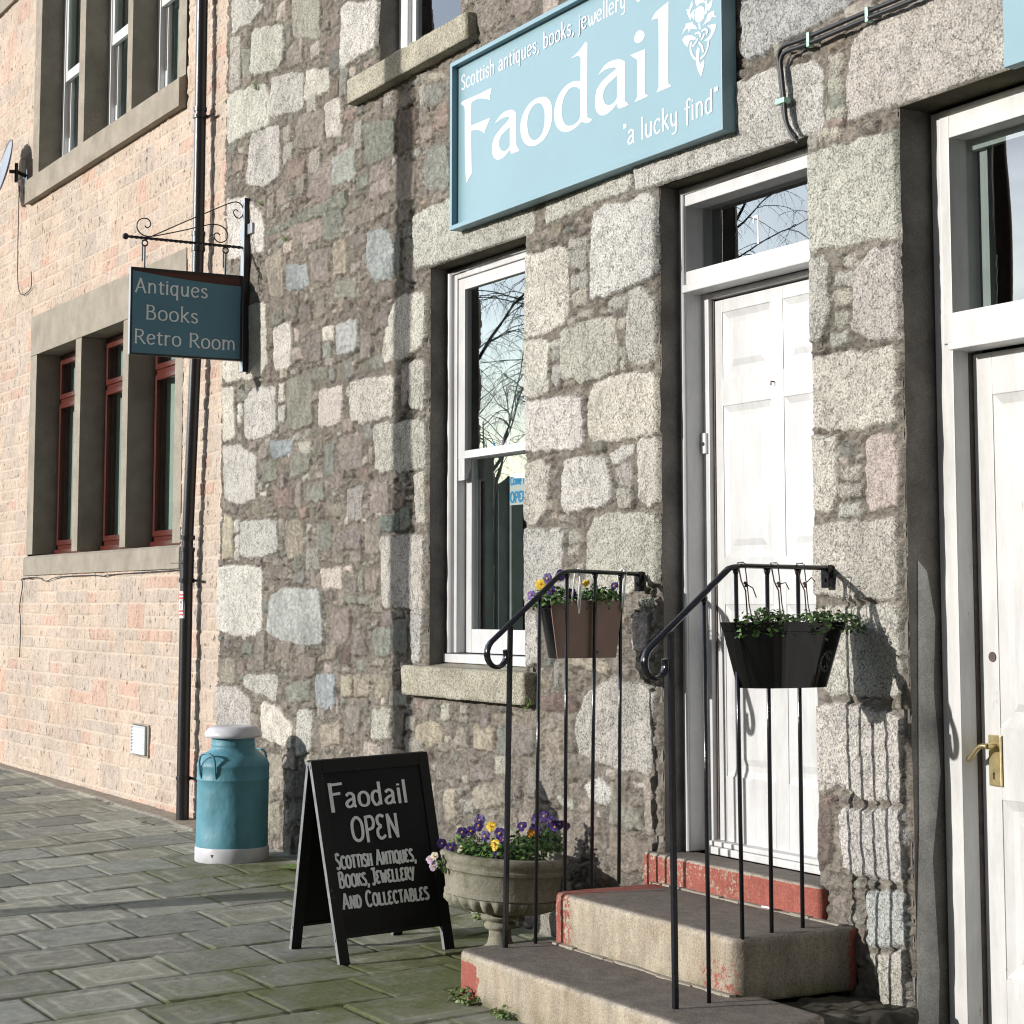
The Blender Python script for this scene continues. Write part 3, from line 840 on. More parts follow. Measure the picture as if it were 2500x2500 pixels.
LETTERS = {
'F':["-8.999,4.11 -8.977,4.118 -8.919,4.118 -8.795,4.114 -8.691,4.115 -8.654,4.113 -8.659,4.096 -8.671,4.077 -8.668,4.054 -8.705,4.068 -8.757,4.083 -8.804,4.091 -8.847,4.091 -8.877,4.086 -8.877,3.968 -8.775,3.965 -8.668,3.963 -8.686,3.944 -8.709,3.922 -8.736,3.895 -8.766,3.915 -8.803,3.929 -8.841,3.938 -8.877,3.938 -8.873,3.765 -8.867,3.717 -8.898,3.699 -8.932,3.676 -8.94,3.725 -8.946,3.78 -8.951,3.948 -8.952,4.07 -8.969,4.092"],
'a':["-8.617,3.922 -8.581,3.942 -8.535,3.956 -8.491,3.959 -8.446,3.954 -8.411,3.941 -8.393,3.925 -8.39,3.896 -8.39,3.776 -8.384,3.758 -8.358,3.728 -8.393,3.728 -8.442,3.729 -8.452,3.742 -8.457,3.754 -8.508,3.732 -8.553,3.726 -8.594,3.731 -8.631,3.752 -8.646,3.782 -8.643,3.82 -8.617,3.854 -8.563,3.878 -8.499,3.899 -8.468,3.911 -8.459,3.922 -8.491,3.929 -8.544,3.93 -8.585,3.926","-8.458,3.868 -8.491,3.862 -8.544,3.848 -8.57,3.823 -8.571,3.797 -8.553,3.774 -8.522,3.758 -8.486,3.76 -8.457,3.773"],
'o':["-8.118,3.944 -8.077,3.929 -8.044,3.899 -8.03,3.858 -8.036,3.806 -8.061,3.765 -8.111,3.734 -8.178,3.721 -8.237,3.726 -8.293,3.747 -8.332,3.785 -8.347,3.831 -8.34,3.877 -8.306,3.916 -8.254,3.942 -8.186,3.952","-8.16,3.923 -8.127,3.905 -8.106,3.871 -8.104,3.825 -8.115,3.785 -8.144,3.758 -8.186,3.748 -8.216,3.752 -8.25,3.772 -8.271,3.806 -8.277,3.85 -8.267,3.886 -8.237,3.913 -8.203,3.926"],
'd':["-7.852,4.068 -7.785,4.083 -7.714,4.114 -7.697,4.102 -7.7,3.768 -7.69,3.748 -7.657,3.732 -7.679,3.723 -7.717,3.727 -7.756,3.74 -7.803,3.726 -7.858,3.72 -7.914,3.727 -7.963,3.748 -7.999,3.785 -8.01,3.829 -8.003,3.873 -7.97,3.915 -7.921,3.941 -7.857,3.952 -7.802,3.947 -7.762,3.936 -7.76,4.045 -7.773,4.058 -7.793,4.065 -7.825,4.067","-7.764,3.896 -7.794,3.915 -7.833,3.926 -7.873,3.921 -7.913,3.898 -7.934,3.861 -7.938,3.821 -7.926,3.786 -7.898,3.757 -7.858,3.745 -7.819,3.744 -7.783,3.754 -7.765,3.77"],
'a2':["-7.603,3.926 -7.557,3.954 -7.505,3.965 -7.453,3.962 -7.409,3.953 -7.38,3.94 -7.369,3.92 -7.371,3.768 -7.36,3.747 -7.337,3.729 -7.368,3.727 -7.418,3.729 -7.434,3.74 -7.44,3.755 -7.477,3.738 -7.522,3.728 -7.567,3.73 -7.604,3.747 -7.627,3.78 -7.63,3.82 -7.615,3.861 -7.573,3.887 -7.513,3.904 -7.461,3.913 -7.438,3.921 -7.468,3.931 -7.52,3.937 -7.565,3.934","-7.435,3.885 -7.476,3.875 -7.528,3.86 -7.554,3.839 -7.558,3.812 -7.547,3.785 -7.521,3.768 -7.492,3.763 -7.458,3.769 -7.436,3.784"],
'i':["-7.322,3.951 -7.272,3.95 -7.198,3.948 -7.2,3.76 -7.193,3.745 -7.176,3.731 -7.218,3.729 -7.289,3.729 -7.274,3.742 -7.266,3.76 -7.264,3.902 -7.269,3.917 -7.293,3.933"],
'idot':["-7.239,4.044 -7.211,4.029 -7.2,4.013 -7.208,4 -7.229,3.99 -7.257,3.99 -7.28,3.999 -7.289,4.015 -7.282,4.03 -7.264,4.043"],
'l':["-7.144,4.064 -7.116,4.087 -7.068,4.1 -7.01,4.11 -7.006,4.095 -7.012,3.769 -7.005,3.748 -6.988,3.73 -7.045,3.731 -7.107,3.73 -7.093,3.75 -7.089,3.768 -7.087,4.041 -7.099,4.057 -7.116,4.063"],
}
EMBLEM = ["-6.764,4.025 -6.735,4.01 -6.727,3.986 -6.736,3.964 -6.759,3.955 -6.781,3.958 -6.8,3.974 -6.804,3.999 -6.793,4.02",
"-6.821,4.067 -6.849,4.033 -6.867,4.04 -6.855,4.009 -6.836,3.982 -6.826,3.996 -6.81,3.975 -6.811,4.008 -6.796,4.023 -6.822,4.015 -6.835,4.007 -6.842,4.017 -6.818,4.044",
"-6.732,4.035 -6.713,4.037 -6.71,4.014 -6.668,4.028 -6.675,4.004 -6.698,3.983 -6.704,3.998 -6.713,3.982 -6.725,3.974 -6.723,3.999 -6.719,4.017",
"-6.799,4.053 -6.801,4.106 -6.779,4.077 -6.759,4.101 -6.744,4.071 -6.718,4.086 -6.738,4.029 -6.76,4.037 -6.786,4.029",
"-6.717,3.954 -6.701,3.975 -6.669,3.977 -6.654,3.973 -6.66,3.962 -6.639,3.942 -6.676,3.954 -6.683,3.941 -6.702,3.94 -6.733,3.936 -6.746,3.931",
"-6.899,3.935 -6.888,3.955 -6.869,3.968 -6.878,3.976 -6.849,3.974 -6.813,3.967 -6.82,3.961 -6.797,3.947 -6.785,3.929 -6.814,3.94 -6.836,3.943 -6.85,3.931 -6.852,3.951 -6.872,3.952 -6.889,3.943",
"-6.775,3.951 -6.761,3.949 -6.758,3.922 -6.772,3.924",
"-6.708,3.924 -6.67,3.921 -6.642,3.915 -6.649,3.895 -6.671,3.872 -6.697,3.86 -6.735,3.867 -6.703,3.873 -6.677,3.892 -6.683,3.904",
"-6.899,3.913 -6.876,3.923 -6.824,3.912 -6.792,3.892 -6.805,3.888 -6.837,3.897 -6.85,3.889 -6.854,3.868 -6.883,3.89",
"-6.783,3.85 -6.767,3.842 -6.771,3.795 -6.765,3.772 -6.736,3.786 -6.733,3.764 -6.759,3.717 -6.781,3.75 -6.794,3.786 -6.793,3.83"]
EMBLEM_BANDS = ["-6.832,3.886 -6.835,3.848 -6.809,3.81 -6.79,3.802",
"-6.763,3.795 -6.729,3.807 -6.707,3.83 -6.7,3.858",
"-6.821,3.863 -6.795,3.875 -6.779,3.889",
"-6.801,3.913 -6.775,3.912 -6.761,3.897 -6.766,3.889",
"-6.754,3.91 -6.727,3.914 -6.707,3.9 -6.718,3.89",
"-6.754,3.875 -6.741,3.883 -6.731,3.895",
"-6.773,3.869 -6.751,3.847 -6.739,3.818"]

def P2(s):
    return [tuple(map(float, q.split(','))) for q in s.split()]

def ground_z(x, y):
    return 0.03 * y - 0.0064 * (x + 12.7)

# ------------------------------------------------------------------ ground
def build_ground():
    # far ground: one sheet to the horizon (road surface)
    S = 1500.0
    me = MB()
    me.v = [(-S, -S, -0.36 - 0), (S, -S, -0.36), (S, S, -0.36), (-S, S, -0.36)]
    me.f = [(0, 1, 2, 3)]
    tag(me.build('road', M['asphalt']), kind='structure')
    # paving slabs
    rng = np.random.RandomState(5)
    xs = axis([-21.0, -13.0, -6.5, -3.0], 0.0115); ys = axis([-4.2, -2.9, 0.12], 0.012)
    xs = np.concatenate([np.arange(-21.0, -14.0, 0.02), np.arange(-14.0, -5.0, 0.0105), np.arange(-5.0, 2.5, 0.03)])
    ys = np.concatenate([np.arange(-4.3, -2.7, 0.03), np.arange(-2.7, 0.22, 0.0105)])
    X, Y = np.meshgrid(xs, ys, indexing='ij')
    wob = 0.004 * vnoise(X, Y, 3, 3, 3, 2)
    U = (X + 9.25 + 0.08 * (Y + 1.5) + wob) / 0.478
    row = np.floor(U).astype(int); fu = U - row
    r0 = row.min(); nr = row.max() - r0 + 1
    off = rng.rand(nr) * 0.25 + np.where(np.arange(nr) % 2 == 0, 0.0, 0.45)
    pit = 0.468
    V = (Y + wob + off[row - r0] * pit) / pit
    c = np.floor(V).astype(int); fv = V - c
    c0 = c.min(); nc = c.max() - c0 + 1
    tone = rng.rand(nr, nc)[row - r0, c - c0]; hue = rng.rand(nr, nc)[row - r0, c - c0]
    hz = (rng.rand(nr, nc) - 0.5)[row - r0, c - c0]
    tx = (rng.rand(nr, nc) - 0.5)[row - r0, c - c0]; ty = (rng.rand(nr, nc) - 0.5)[row - r0, c - c0]
    du = np.minimum(fu, 1 - fu) * 0.478; dv = np.minimum(fv, 1 - fv) * pit
    d = np.minimum(du, dv)
    gap = 0.0040 + 0.003 * vnoise(X, Y, 9, 9, 11, 2)
    joint = np.clip((gap + 0.006 - d) / 0.009, 0, 1)
    z = ground_z(X, Y) + 0.006 * hz + (fu - .5) * 0.010 * tx + (fv - .5) * 0.010 * ty
    dish = np.clip(d / 0.11, 0, 1)
    z -= 0.0025 * dish * (tone > 0.4)
    z -= joint * 0.011
    z += 0.0012 * vnoise(X, Y, 40, 40, 8, 2)
    z -= 0.022 * np.exp(-((X + 8.4) / 0.9) ** 2 - ((Y + 0.85) / 0.7) ** 2)
    k = (0.20 + 0.13 * tone)[..., None]
    base = k * np.array([0.985, 0.98, 0.84]) * (1 + 0.06 * (hue[..., None] - .5) * np.array([1, .2, -1.4]))
    ring = np.exp(-((d - 0.075 - 0.02 * hue) / 0.012) ** 2) * (hue > 0.45)
    base = base * (1 + 0.42 * ring[..., None]) * (1 + 0.14 * (dish * (hue > 0.45))[..., None])
    base = base * (1 - 0.38 * joint[..., None])
    # cement fillet against the left building, raised a little
    moss = 0.15 + 0.14 * joint
    def blob(cx, cy, rx, ry, a):
        return a * np.exp(-(((X - cx) / rx) ** 2 + ((Y - cy) / ry) ** 2))
    moss = moss + blob(-10.9, -0.75, 1.5, 0.5, 0.36) + blob(-10.6, -0.3, 0.9, 0.3, 0.4) + blob(-7.7, -0.75, 0.9, 0.55, 0.42) + blob(-7.5, -1.5, 0.7, 0.5, 0.34) + blob(-9.2, -0.25, 1.6, 0.3, 0.40)
    moss += np.clip((-9.3 - X) / -6, -0.2, 0.25) * 0.5
    moss += np.where(joint > 0.3, 0.22, 0) * (X > -11.5)
    wallb = (Y > -0.13 + 0.04 * vnoise(X, Y, 2, 2, 5)) & (X < -12.75)
    base = np.where(wallb[..., None], np.array([0.33, 0.29, 0.24]) * (0.9 + 0.1 * tone[..., None] * 0), base)
    z = np.where(wallb, ground_z(X, Y) + 0.012, z)
    moss = np.where(wallb, 0.0, moss)
    rgba = np.concatenate([base, moss[..., None]], -1)
    keep = np.ones((X.shape[0] - 1, X.shape[1] - 1), bool)
    o = grid_obj('pavement', X, Y, z, keep, M['paving'], None, rgba)
    tag(o, kind='structure')
    kb = MB()
    x = -21.0
    while x < 2.4:
        zz = ground_z(x + .45, -4.3)
        v, f = rbox(x + .003, x + .897, -4.45, -4.303, zz - .28, zz + 0.004, 0.012, 0.1)
        kb.add(v, f); x += 0.9
    tag(kb.build('kerb', M['kerb']), kind='structure')

build_ground()

# ------------------------------------------------------------------ rubble wall of the shop
PAL = dict(G=(.475,.455,.415), W=(.59,.565,.51), g=(.37,.355,.315), H=(.39,.39,.385), S=(.25,.252,.218), B=(.31,.335,.335),
           L=(.40,.40,.375), P=(.275,.24,.215), R=(.28,.22,.19), T=(.335,.30,.25), Y=(.385,.345,.275), V=(.51,.445,.405),
           D=(.185,.145,.125), E=(.20,.225,.185))
GRAN = dict(G=1, W=.8, g=.9, H=1, V=.75, L=.15, B=.1)
MORTAR = np.array([.235, .21, .178])

def chaikin(p, w=0.2, it=2):
    for _ in range(it):
        q = []
        for i in range(len(p)):
            a = p[i]; b = p[(i + 1) % len(p)]
            q.append((a[0]*(1-w)+b[0]*w, a[1]*(1-w)+b[1]*w)); q.append((a[0]*w+b[0]*(1-w), a[1]*w+b[1]*(1-w)))
        p = q; w = 0.25
    return p

def poly_sdf(p, X, Z):
    d = np.full(X.shape, 1e9); s = np.ones(X.shape)
    n = len(p)
    for i in range(n):
        ax, az = p[i]; bx, bz = p[i - 1]
        ex, ez = bx - ax, bz - az
        wx, wz = X - ax, Z - az
        t = np.clip((wx*ex + wz*ez) / (ex*ex + ez*ez + 1e-12), 0, 1)
        d = np.minimum(d, (wx - ex*t)**2 + (wz - ez*t)**2)
        c1 = Z >= az; c2 = Z < bz; c3 = ex*wz > ez*wx
        flip = (c1 & c2 & c3) | (~c1 & ~c2 & ~c3)
        s = np.where(flip, -s, s)
    return s * np.sqrt(d)

WIN = (-9.485, -8.397, 1.13, 3.315)
UPW = (-10.16, -9.12, 4.56, 6.2)
DOOR = (-7.19, -6.10, 0.30, 3.33)
RDOOR = (-5.565, -4.42, -0.25, 3.32)
ZTOP = 6.5

def build_shop_wall(parent):
    xs = axis([-12.69, UPW[0], WIN[0], UPW[1], WIN[1], DOOR[0], DOOR[1], RDOOR[0]], 0.0082)
    xs = np.concatenate([xs, axis([RDOOR[0], RDOOR[1], -3.2], 0.02)[1:]])
    zs = axis([-0.2, DOOR[2], WIN[2], 3.315, 3.32, 3.33, UPW[2]], 0.0072)
    zs = np.concatenate([zs, axis([UPW[2], 5.85], 0.0085)[1:], axis([5.85, UPW[3], ZTOP], 0.03)[1:]])
    X, Z = np.meshgrid(xs, zs, indexing='ij')
    wx = X + 0.0085 * vnoise(X, Z, 13, 13, 1, 2) + 0.005 * vnoise(X, Z, 48, 48, 2, 2) + 0.003 * vnoise(X, Z, 115, 115, 12)
    wz = Z + 0.0085 * vnoise(X, Z, 13, 13, 3, 2) + 0.005 * vnoise(X, Z, 48, 48, 4, 2) + 0.003 * vnoise(X, Z, 115, 115, 14)
    SM = np.zeros(X.shape)
    H = 0.004 * vnoise(X, Z, 18, 26, 5, 3) + 0.002 * vnoise(X, Z, 110, 110, 6, 2)
    crack = vnoise(X, Z, 9, 26, 7, 3)
    H -= 0.012 * np.clip((crack - 0.62) * 4, 0, 1)
    mt = 1 + 0.16 * vnoise(X, Z, 3.2, 3.2, 9, 3)
    rgb = MORTAR * mt[..., None] * (1 + 0.08 * vnoise(X, Z, 30, 30, 10, 2)[..., None])
    al = np.zeros(X.shape)
    # greener / darker low on the wall
    rng = random.Random(11)
    cell = 0.01
    ox, oz = -12.7, -0.2
    occ = np.zeros((int(9.6 / cell), int(6.8 / cell)), bool)
    def mark(a, b, c, d):
        occ[max(0, int((a-ox)/cell)):max(0, int((b-ox)/cell)+1), max(0, int((c-oz)/cell)):max(0, int((d-oz)/cell)+1)] = True
    def stone(poly, ty, tcol=None, hmul=1.0, rnd=0.07):
        nonlocal H
        pts = chaikin(poly, rnd, 1) if rnd else poly
        px = [p[0] for p in pts]; pz = [p[1] for p in pts]
        a = np.searchsorted(xs, min(px) - .03); b = np.searchsorted(xs, max(px) + .03)
        c = np.searchsorted(zs, min(pz) - .03); d = np.searchsorted(zs, max(pz) + .03)
        if b - a < 2 or d - c < 2: return
        sl = (slice(a, b), slice(c, d))
        sd = poly_sdf(pts, wx[sl], wz[sl])
        w = max(px) - min(px); h = max(pz) - min(pz)
        size = min(w, h)
        gran = GRAN.get(ty, 0.0)
        sd = sd - (0.007 if tcol is None else 0.0)
        edge = 0.006 + 0.006 * rng.random()
        t = np.clip(-sd / edge + 0.3, 0, 1); t = t * t * (3 - 2 * t)
        top = hmul * (0.003 + 0.009 * rng.random()) + (0.003 * (size > 0.12) if gran > .5 else 0)
        gx, gz = rng.uniform(-.03, .03), rng.uniform(-.04, .04)
        prof = top + (X[sl] - sum(px)/len(px)) * gx + (Z[sl] - sum(pz)/len(pz)) * gz
        if gran > .5:
            prof = prof + 0.0025 * np.clip(-sd / (0.35 * size + .01), 0, 1) + 0.0030 * vnoise(X[sl], Z[sl], 28, 28, rng.randrange(999), 3)
        else:
            prof = prof + 0.0042 * np.round(2.2 * vnoise(X[sl] + Z[sl] * rng.uniform(-1, 1), Z[sl], 7, 16, rng.randrange(999), 2)) / 2.2 + 0.0012 * vnoise(X[sl], Z[sl], 60, 60, rng.randrange(999), 2)
        prof = np.clip(prof, 0.001, 0.04)
        H[sl] = np.where(t > 0, H[sl] * (1 - t) + prof * t, H[sl])
        # shadow gap of recessed mortar right around the stone
        SM[sl] = np.maximum(SM[sl], t)
        rim = np.clip(1 - np.abs(sd - 0.004) / 0.008, 0, 1) * (t <= 0.05)
        H[sl] -= rim * 0.013 * np.clip(vnoise(X[sl], Z[sl], 9, 9, rng.randrange(999), 2) - .05, 0, 1)
        cc = np.array(tcol if tcol is not None else PAL[ty]) * rng.uniform(.86, 1.12) * np.array([rng.uniform(.97, 1.03), 1, rng.uniform(.95, 1.04)])
        tc = np.clip(-sd / 0.0045 + 0.5, 0, 1)
        cv = cc * (1 + (0.05 if gran > .5 else 0.12) * vnoise(X[sl], Z[sl], 10, 10, rng.randrange(999), 3))[..., None]
        rgb[sl] = rgb[sl] * (1 - tc[..., None]) + cv * tc[..., None]
        al[sl] = al[sl] * (1 - tc) + gran * tc
        ia, ib = int((min(px)-ox)/cell) - 1, int((max(px)-ox)/cell) + 2
        ic, id_ = int((min(pz)-oz)/cell) - 1, int((max(pz)-oz)/cell) + 2
        ia, ic = max(ia, 0), max(ic, 0)
        if ib > ia and id_ > ic:
            gx_, gz_ = np.meshgrid(ox + cell * np.arange(ia, ib), oz + cell * np.arange(ic, id_), indexing='ij')
            m = poly_sdf(pts, gx_, gz_) < 0.003
            s = occ[ia:ib, ic:id_]
            s |= m[:s.shape[0], :s.shape[1]]
    for o_ in (WIN, UPW, DOOR, RDOOR):
        mark(o_[0] - .01, o_[1] + .01, o_[2], o_[3])
    mark(-9.66, -8.28, 1.0, 1.2); mark(-10.47, -8.88, 4.42, 4.6)
    mark(-5.56, -3.2, 3.2, 3.9)
    polys = [(t, P2(s)) for t, s in STONES]
    for ty, p in polys:
        stone(p, ty)
    # right of the right doorway and high up (outside the picture): larger squared granite
    for k in range(60):
        pass
    # small rubble, packed by throwing ever smaller stones at what is left
    sizes = [(.30, .17, 500), (.24, .13, 1200), (.18, .10, 2600), (.14, .07, 4500), (.10, .045, 8000), (.07, .028, 9000), (.045, .02, 7000)]
    kinds = 'PPPPPSSSTTRggDV'
    for w0, h0, n in sizes:
        for _ in range(n):
            x = rng.uniform(-12.66, -3.3); z = rng.uniform(-0.12, 5.8)
            if w0 > .12 and rng.random() < 0.35: w, h = h0 * rng.uniform(.8, 1.25), w0 * rng.uniform(.5, .95)
            else: w, h = w0 * rng.uniform(.7, 1.25), h0 * rng.uniform(.65, 1.25)
            ia, ib = int((x - w/2 - ox)/cell), int((x + w/2 - ox)/cell) + 1
            ic, id_ = int((z - h/2 - oz)/cell), int((z + h/2 - oz)/cell) + 1
            if ia < 0 or ic < 0 or occ[ia:ib, ic:id_].mean() > (.04 if w0 > .12 else 0): continue
            j = lambda: rng.uniform(-.22, .22)
            p = [(x - w/2*(1+j()), z - h/2*(1+j())), (x + w*j()*.8, z - h/2*(1+.5*j())), (x + w/2*(1+j()), z - h/2*(1+j())),
                 (x + w/2*(1+j()*.6), z + h*j()*.6), (x + w/2*(1+j()), z + h/2*(1+j())), (x - w/2*(1+j()), z + h/2*(1+j()))]
            ty = rng.choice(kinds)
            k = rng.uniform(.45, 1.0)
            c_ = (np.array(PAL[ty]) * k + MORTAR * 1.15 * (1 - k)) * rng.uniform(.82, 1.12)
            stone(p, 'g' if ty == 'g' else 'P', c_, rng.uniform(.6, 1.3), 0)
    # raked, broken mortar between the stones
    pitn = vnoise(X, Z, 10, 22, 41, 3)
    H -= (1 - SM) * 0.010 * np.clip((pitn - .28) * 2.2, 0, 1)
    H += (1 - SM) * 0.0045 * vnoise(X, Z, 70, 70, 42, 2)
    # ragged edges of the openings: the face leans a little into the reveal
    Y = -H
    XX = X.copy()
    for (a, b, c, d) in (WIN, UPW, DOOR, RDOOR):
        for e, sg in ((a, 1), (b, -1)):
            i = int(np.argmin(np.abs(xs - e)))
            zz = zs
            m = (zz > c - 1e-6) & (zz < d + 1e-6)
            lip = (0.006 + 0.004 * vnoise(np.full(zs.shape, e), zs, 7, 7, int(abs(e)*100), 3))
            lip = np.clip(lip, 0, 0.02)
            XX[i, m] += sg * lip[m]
            Y[i, m] = np.minimum(Y[i, m] + 0.022, 0.014)
            for q, f in ((1, .6), (2, .25)):
                ii = i - sg * q
                XX[ii, m] += sg * lip[m] * f
                Y[ii, m] += 0.006 * (q == 1)
        j = int(np.argmin(np.abs(zs - d)))
        mm = (xs > a - 1e-6) & (xs < b + 1e-6)
        Y[mm, j] = np.minimum(Y[mm, j] + 0.02, 0.012)
    Xc = (xs[:-1] + xs[1:]) / 2; Zc = (zs[:-1] + zs[1:]) / 2
    XC, ZC = np.meshgrid(Xc, Zc, indexing='ij')
    keep = np.ones(XC.shape, bool)
    for (a, b, c, d) in (WIN, UPW, DOOR, RDOOR):
        keep &= ~((XC > a) & (XC < b) & (ZC > c) & (ZC < d))
    foot_tone = np.clip((0.35 - Z) / 0.5, 0, 1) * (0.6 + 0.5 * vnoise(X, Z, 4, 4, 77, 3))  # uneven tone, darker and slightly greener towards the wall foot
    rgb = rgb * (1 - 0.22 * foot_tone[..., None] * np.array([1.0, .8, 1.1]))
    rgba = np.concatenate([np.clip(rgb, .01, .9), np.clip(al, 0, 1)[..., None]], -1)
    return grid_obj('wall', XX, Y, Z, keep, M['shop_wall'], parent, rgba)

shop = thing('shop_building', 'grey granite and rubble stone shop building with white door and sash window', 'building', (-8.0, 0, 0))
build_shop_wall(shop)

def reveal(o, parent, dep, mat, sides='LRTB', z0=None):
    """stone linings of an opening, as slabs let into the wall"""
    a, b, c, d = o
    y0 = 0.010
    if 'L' in sides: MB().box(a - .06, a, y0, dep + .05, c, d).build('reveal', mat, parent)
    if 'R' in sides: MB().box(b, b + .06, y0, dep + .05, c, d).build('reveal', mat, parent)
    if 'T' in sides: MB().box(a - .06, b + .06, y0, dep + .05, d, d + .06).build('soffit', M['soffit'], parent)

# dark rooms behind the openings
m = MB()
m.box(-12.66, -3.2, 1.6, 1.65, -0.2, 6.5).box(-12.66, -3.2, .30, 1.6, 6.44, 6.5).box(-12.66, -3.2, .30, 1.6, 3.7, 3.75).box(-12.66, -12.62, .30, 1.6, -.2, 6.44)
m.box(-3.25, -3.2, .30, 1.6, -.2, 6.44).box(-7.55, -7.5, .30, 1.6, -.2, 3.7).box(-5.9, -5.85, .30, 1.6, -.2, 3.7).box(-12.62, -3.25, .30, 1.6, -.2, -.15)
m.build('interior', M['dark'], shop)
# end wall and wall top so the building closes
m = MB(); m.box(-12.69, -12.62, .03, .30, -.2, 6.5).box(-12.69, -3.2, .03, .30, 6.42, 6.5)
m.build('wall_core', M['jamb'], shop)

# ---- sash window
reveal(WIN, shop, .13, M['jamb'], 'LRT')
wn_ = MB()
fy0, fy1 = .115, .20
a, b = WIN[0], WIN[1]; zt = WIN[3]; zb = 1.20
wn_.box(a, a + .085, .135, fy1, zb + .045, zt).box(b - .085, b, .135, fy1, zb + .045, zt).box(a + .085, b - .085, .135, fy1, zt - .062, zt)
win = wn_.build('window', M['white'], shop, bevel=.006)
m = MB()   # rounded outer moulding
m.tube([(a + .03, .132, zb + .045), (a + .03, .132, zt - .025), (b - .03, .132, zt - .025), (b - .03, .132, zb + .045)], .026, 10, ry=.022)
auto_smooth(m.build('moulding', M['white'], win))
m = MB(); m.box(a + .002, b - .002, .095, .24, zb - .006, zb + .040)
m.build('timber_sill', M['white'], win, bevel=.005)
def sash(name, x0, x1, z0, z1, y, st, rt, rb, parent, horns=False, mat='white'):
    m = MB()
    m.box(x0, x0 + st, y, y + .042, z0, z1).box(x1 - st, x1, y, y + .042, z0, z1)
    m.box(x0 + st, x1 - st, y, y + .042, z1 - rt, z1).box(x0 + st, x1 - st, y, y + .042, z0, z0 + rb)
    if horns:
        for hx, s in ((x0, 1), (x1 - st, 1)):
            poly = [(0, 0), (.042, 0), (.042, -.05), (.03, -.075), (.022, -.105), (.004, -.115), (0, -.115)]
            m.prism(poly, lambda u, v, d: (hx + d, y + u, z0 + v), 0.002, st - .002)
    s_ = m.build(name, M[mat], parent, bevel=.005)
    p = MB(); p.pane(x0 + st - .004, x1 - st + .004, y + .018, z0 + rb - .004, z1 - rt + .004)
    return s_, p
s1, p1_ = sash('upper_sash', a + .088, b - .088, 2.275, zt - .066, .142, .075, .062, .042, win, True)
p1_.build('pane', M['glass'], win)
s2, p2_ = sash('lower_sash', a + .088, b - .088, zb + .046, 2.315, .188, .068, .042, .125, win)
p2_.build('pane', M['glass'], win)
# inside: panelled shutter boxes and a half closed blind edge
m = MB()
for sx, e in ((1, a + .10), (-1, b - .10)):
    for k in range(3):
        x_ = e + sx * (.03 + .035 * k)
        m.box(min(x_, x_ + sx*.03), max(x_, x_ + sx*.03), .27 + .06 * k, .34 + .06 * k, 1.25, 3.3)
m.box(a + .1, b - .1, .27, .275, 3.21, 3.3)
m.build('shutter_panelling', M['panelling'], win, bevel=.006)
m = MB(); m.box(a - .1, b + .1, .62, .66, 1.1, 2.15)
for k in range(3):
    m.box(a + .08 + k*.33, a + .34 + k*.33, .606, .62, 1.3, 2.05)
m.build('back_panelling', M['panelling'], win, bevel=.004)
v, f = rbox(-9.66, -8.285, -.072, .11, 1.022, 1.178, .02, .014, .02, .005, 4)
weld(mesh_obj('stone_sill', v, f, M['sill'], win))
# sloping top of the sill under the sash
m = MB(); m.add([(WIN[0]-.03, .02, 1.178), (WIN[1]+.03, .02, 1.178), (WIN[1]+.03, .16, 1.198), (WIN[0]-.03, .16, 1.198)], [(0,1,2,3)])
m.build('sill_bed', M['sill'], win)

# ---- upper window (only its foot is in the picture)
reveal(UPW, shop, .13, M['jamb'], 'LRT')
a, b, zb, zt = UPW
m = MB(); m.box(a, a + .12, .13, .20, zb + .02, zt).box(b - .12, b, .13, .20, zb + .02, zt).box(a + .12, b - .12, .13, .20, zt - .1, zt)
uw = m.build('window', M['upvc'], shop, bevel=.008)
s3, p3_ = sash('lower_sash', a + .122, b - .122, zb + .04, zb + .9, .16, .05, .05, .09, uw, mat='upvc')
p3_.build('pane', M['glass_dark'], uw)
s3, p3_ = sash('upper_sash', a + .122, b - .122, zb + .9, zt - .1, .14, .05, .05, .05, uw, mat='upvc')
p3_.build('pane', M['glass_dark'], uw)
m = MB(); m.box(a, b, .09, .2, zb + .0, zb + .04); m.build('timber_sill', M['white'], uw, bevel=.005)
v, f = rbox(-10.45, -8.9, -.072, .13, 4.432, 4.585, .02, .014, .02, .006, 9)
weld(mesh_obj('stone_sill', v, f, M['sill'], uw))

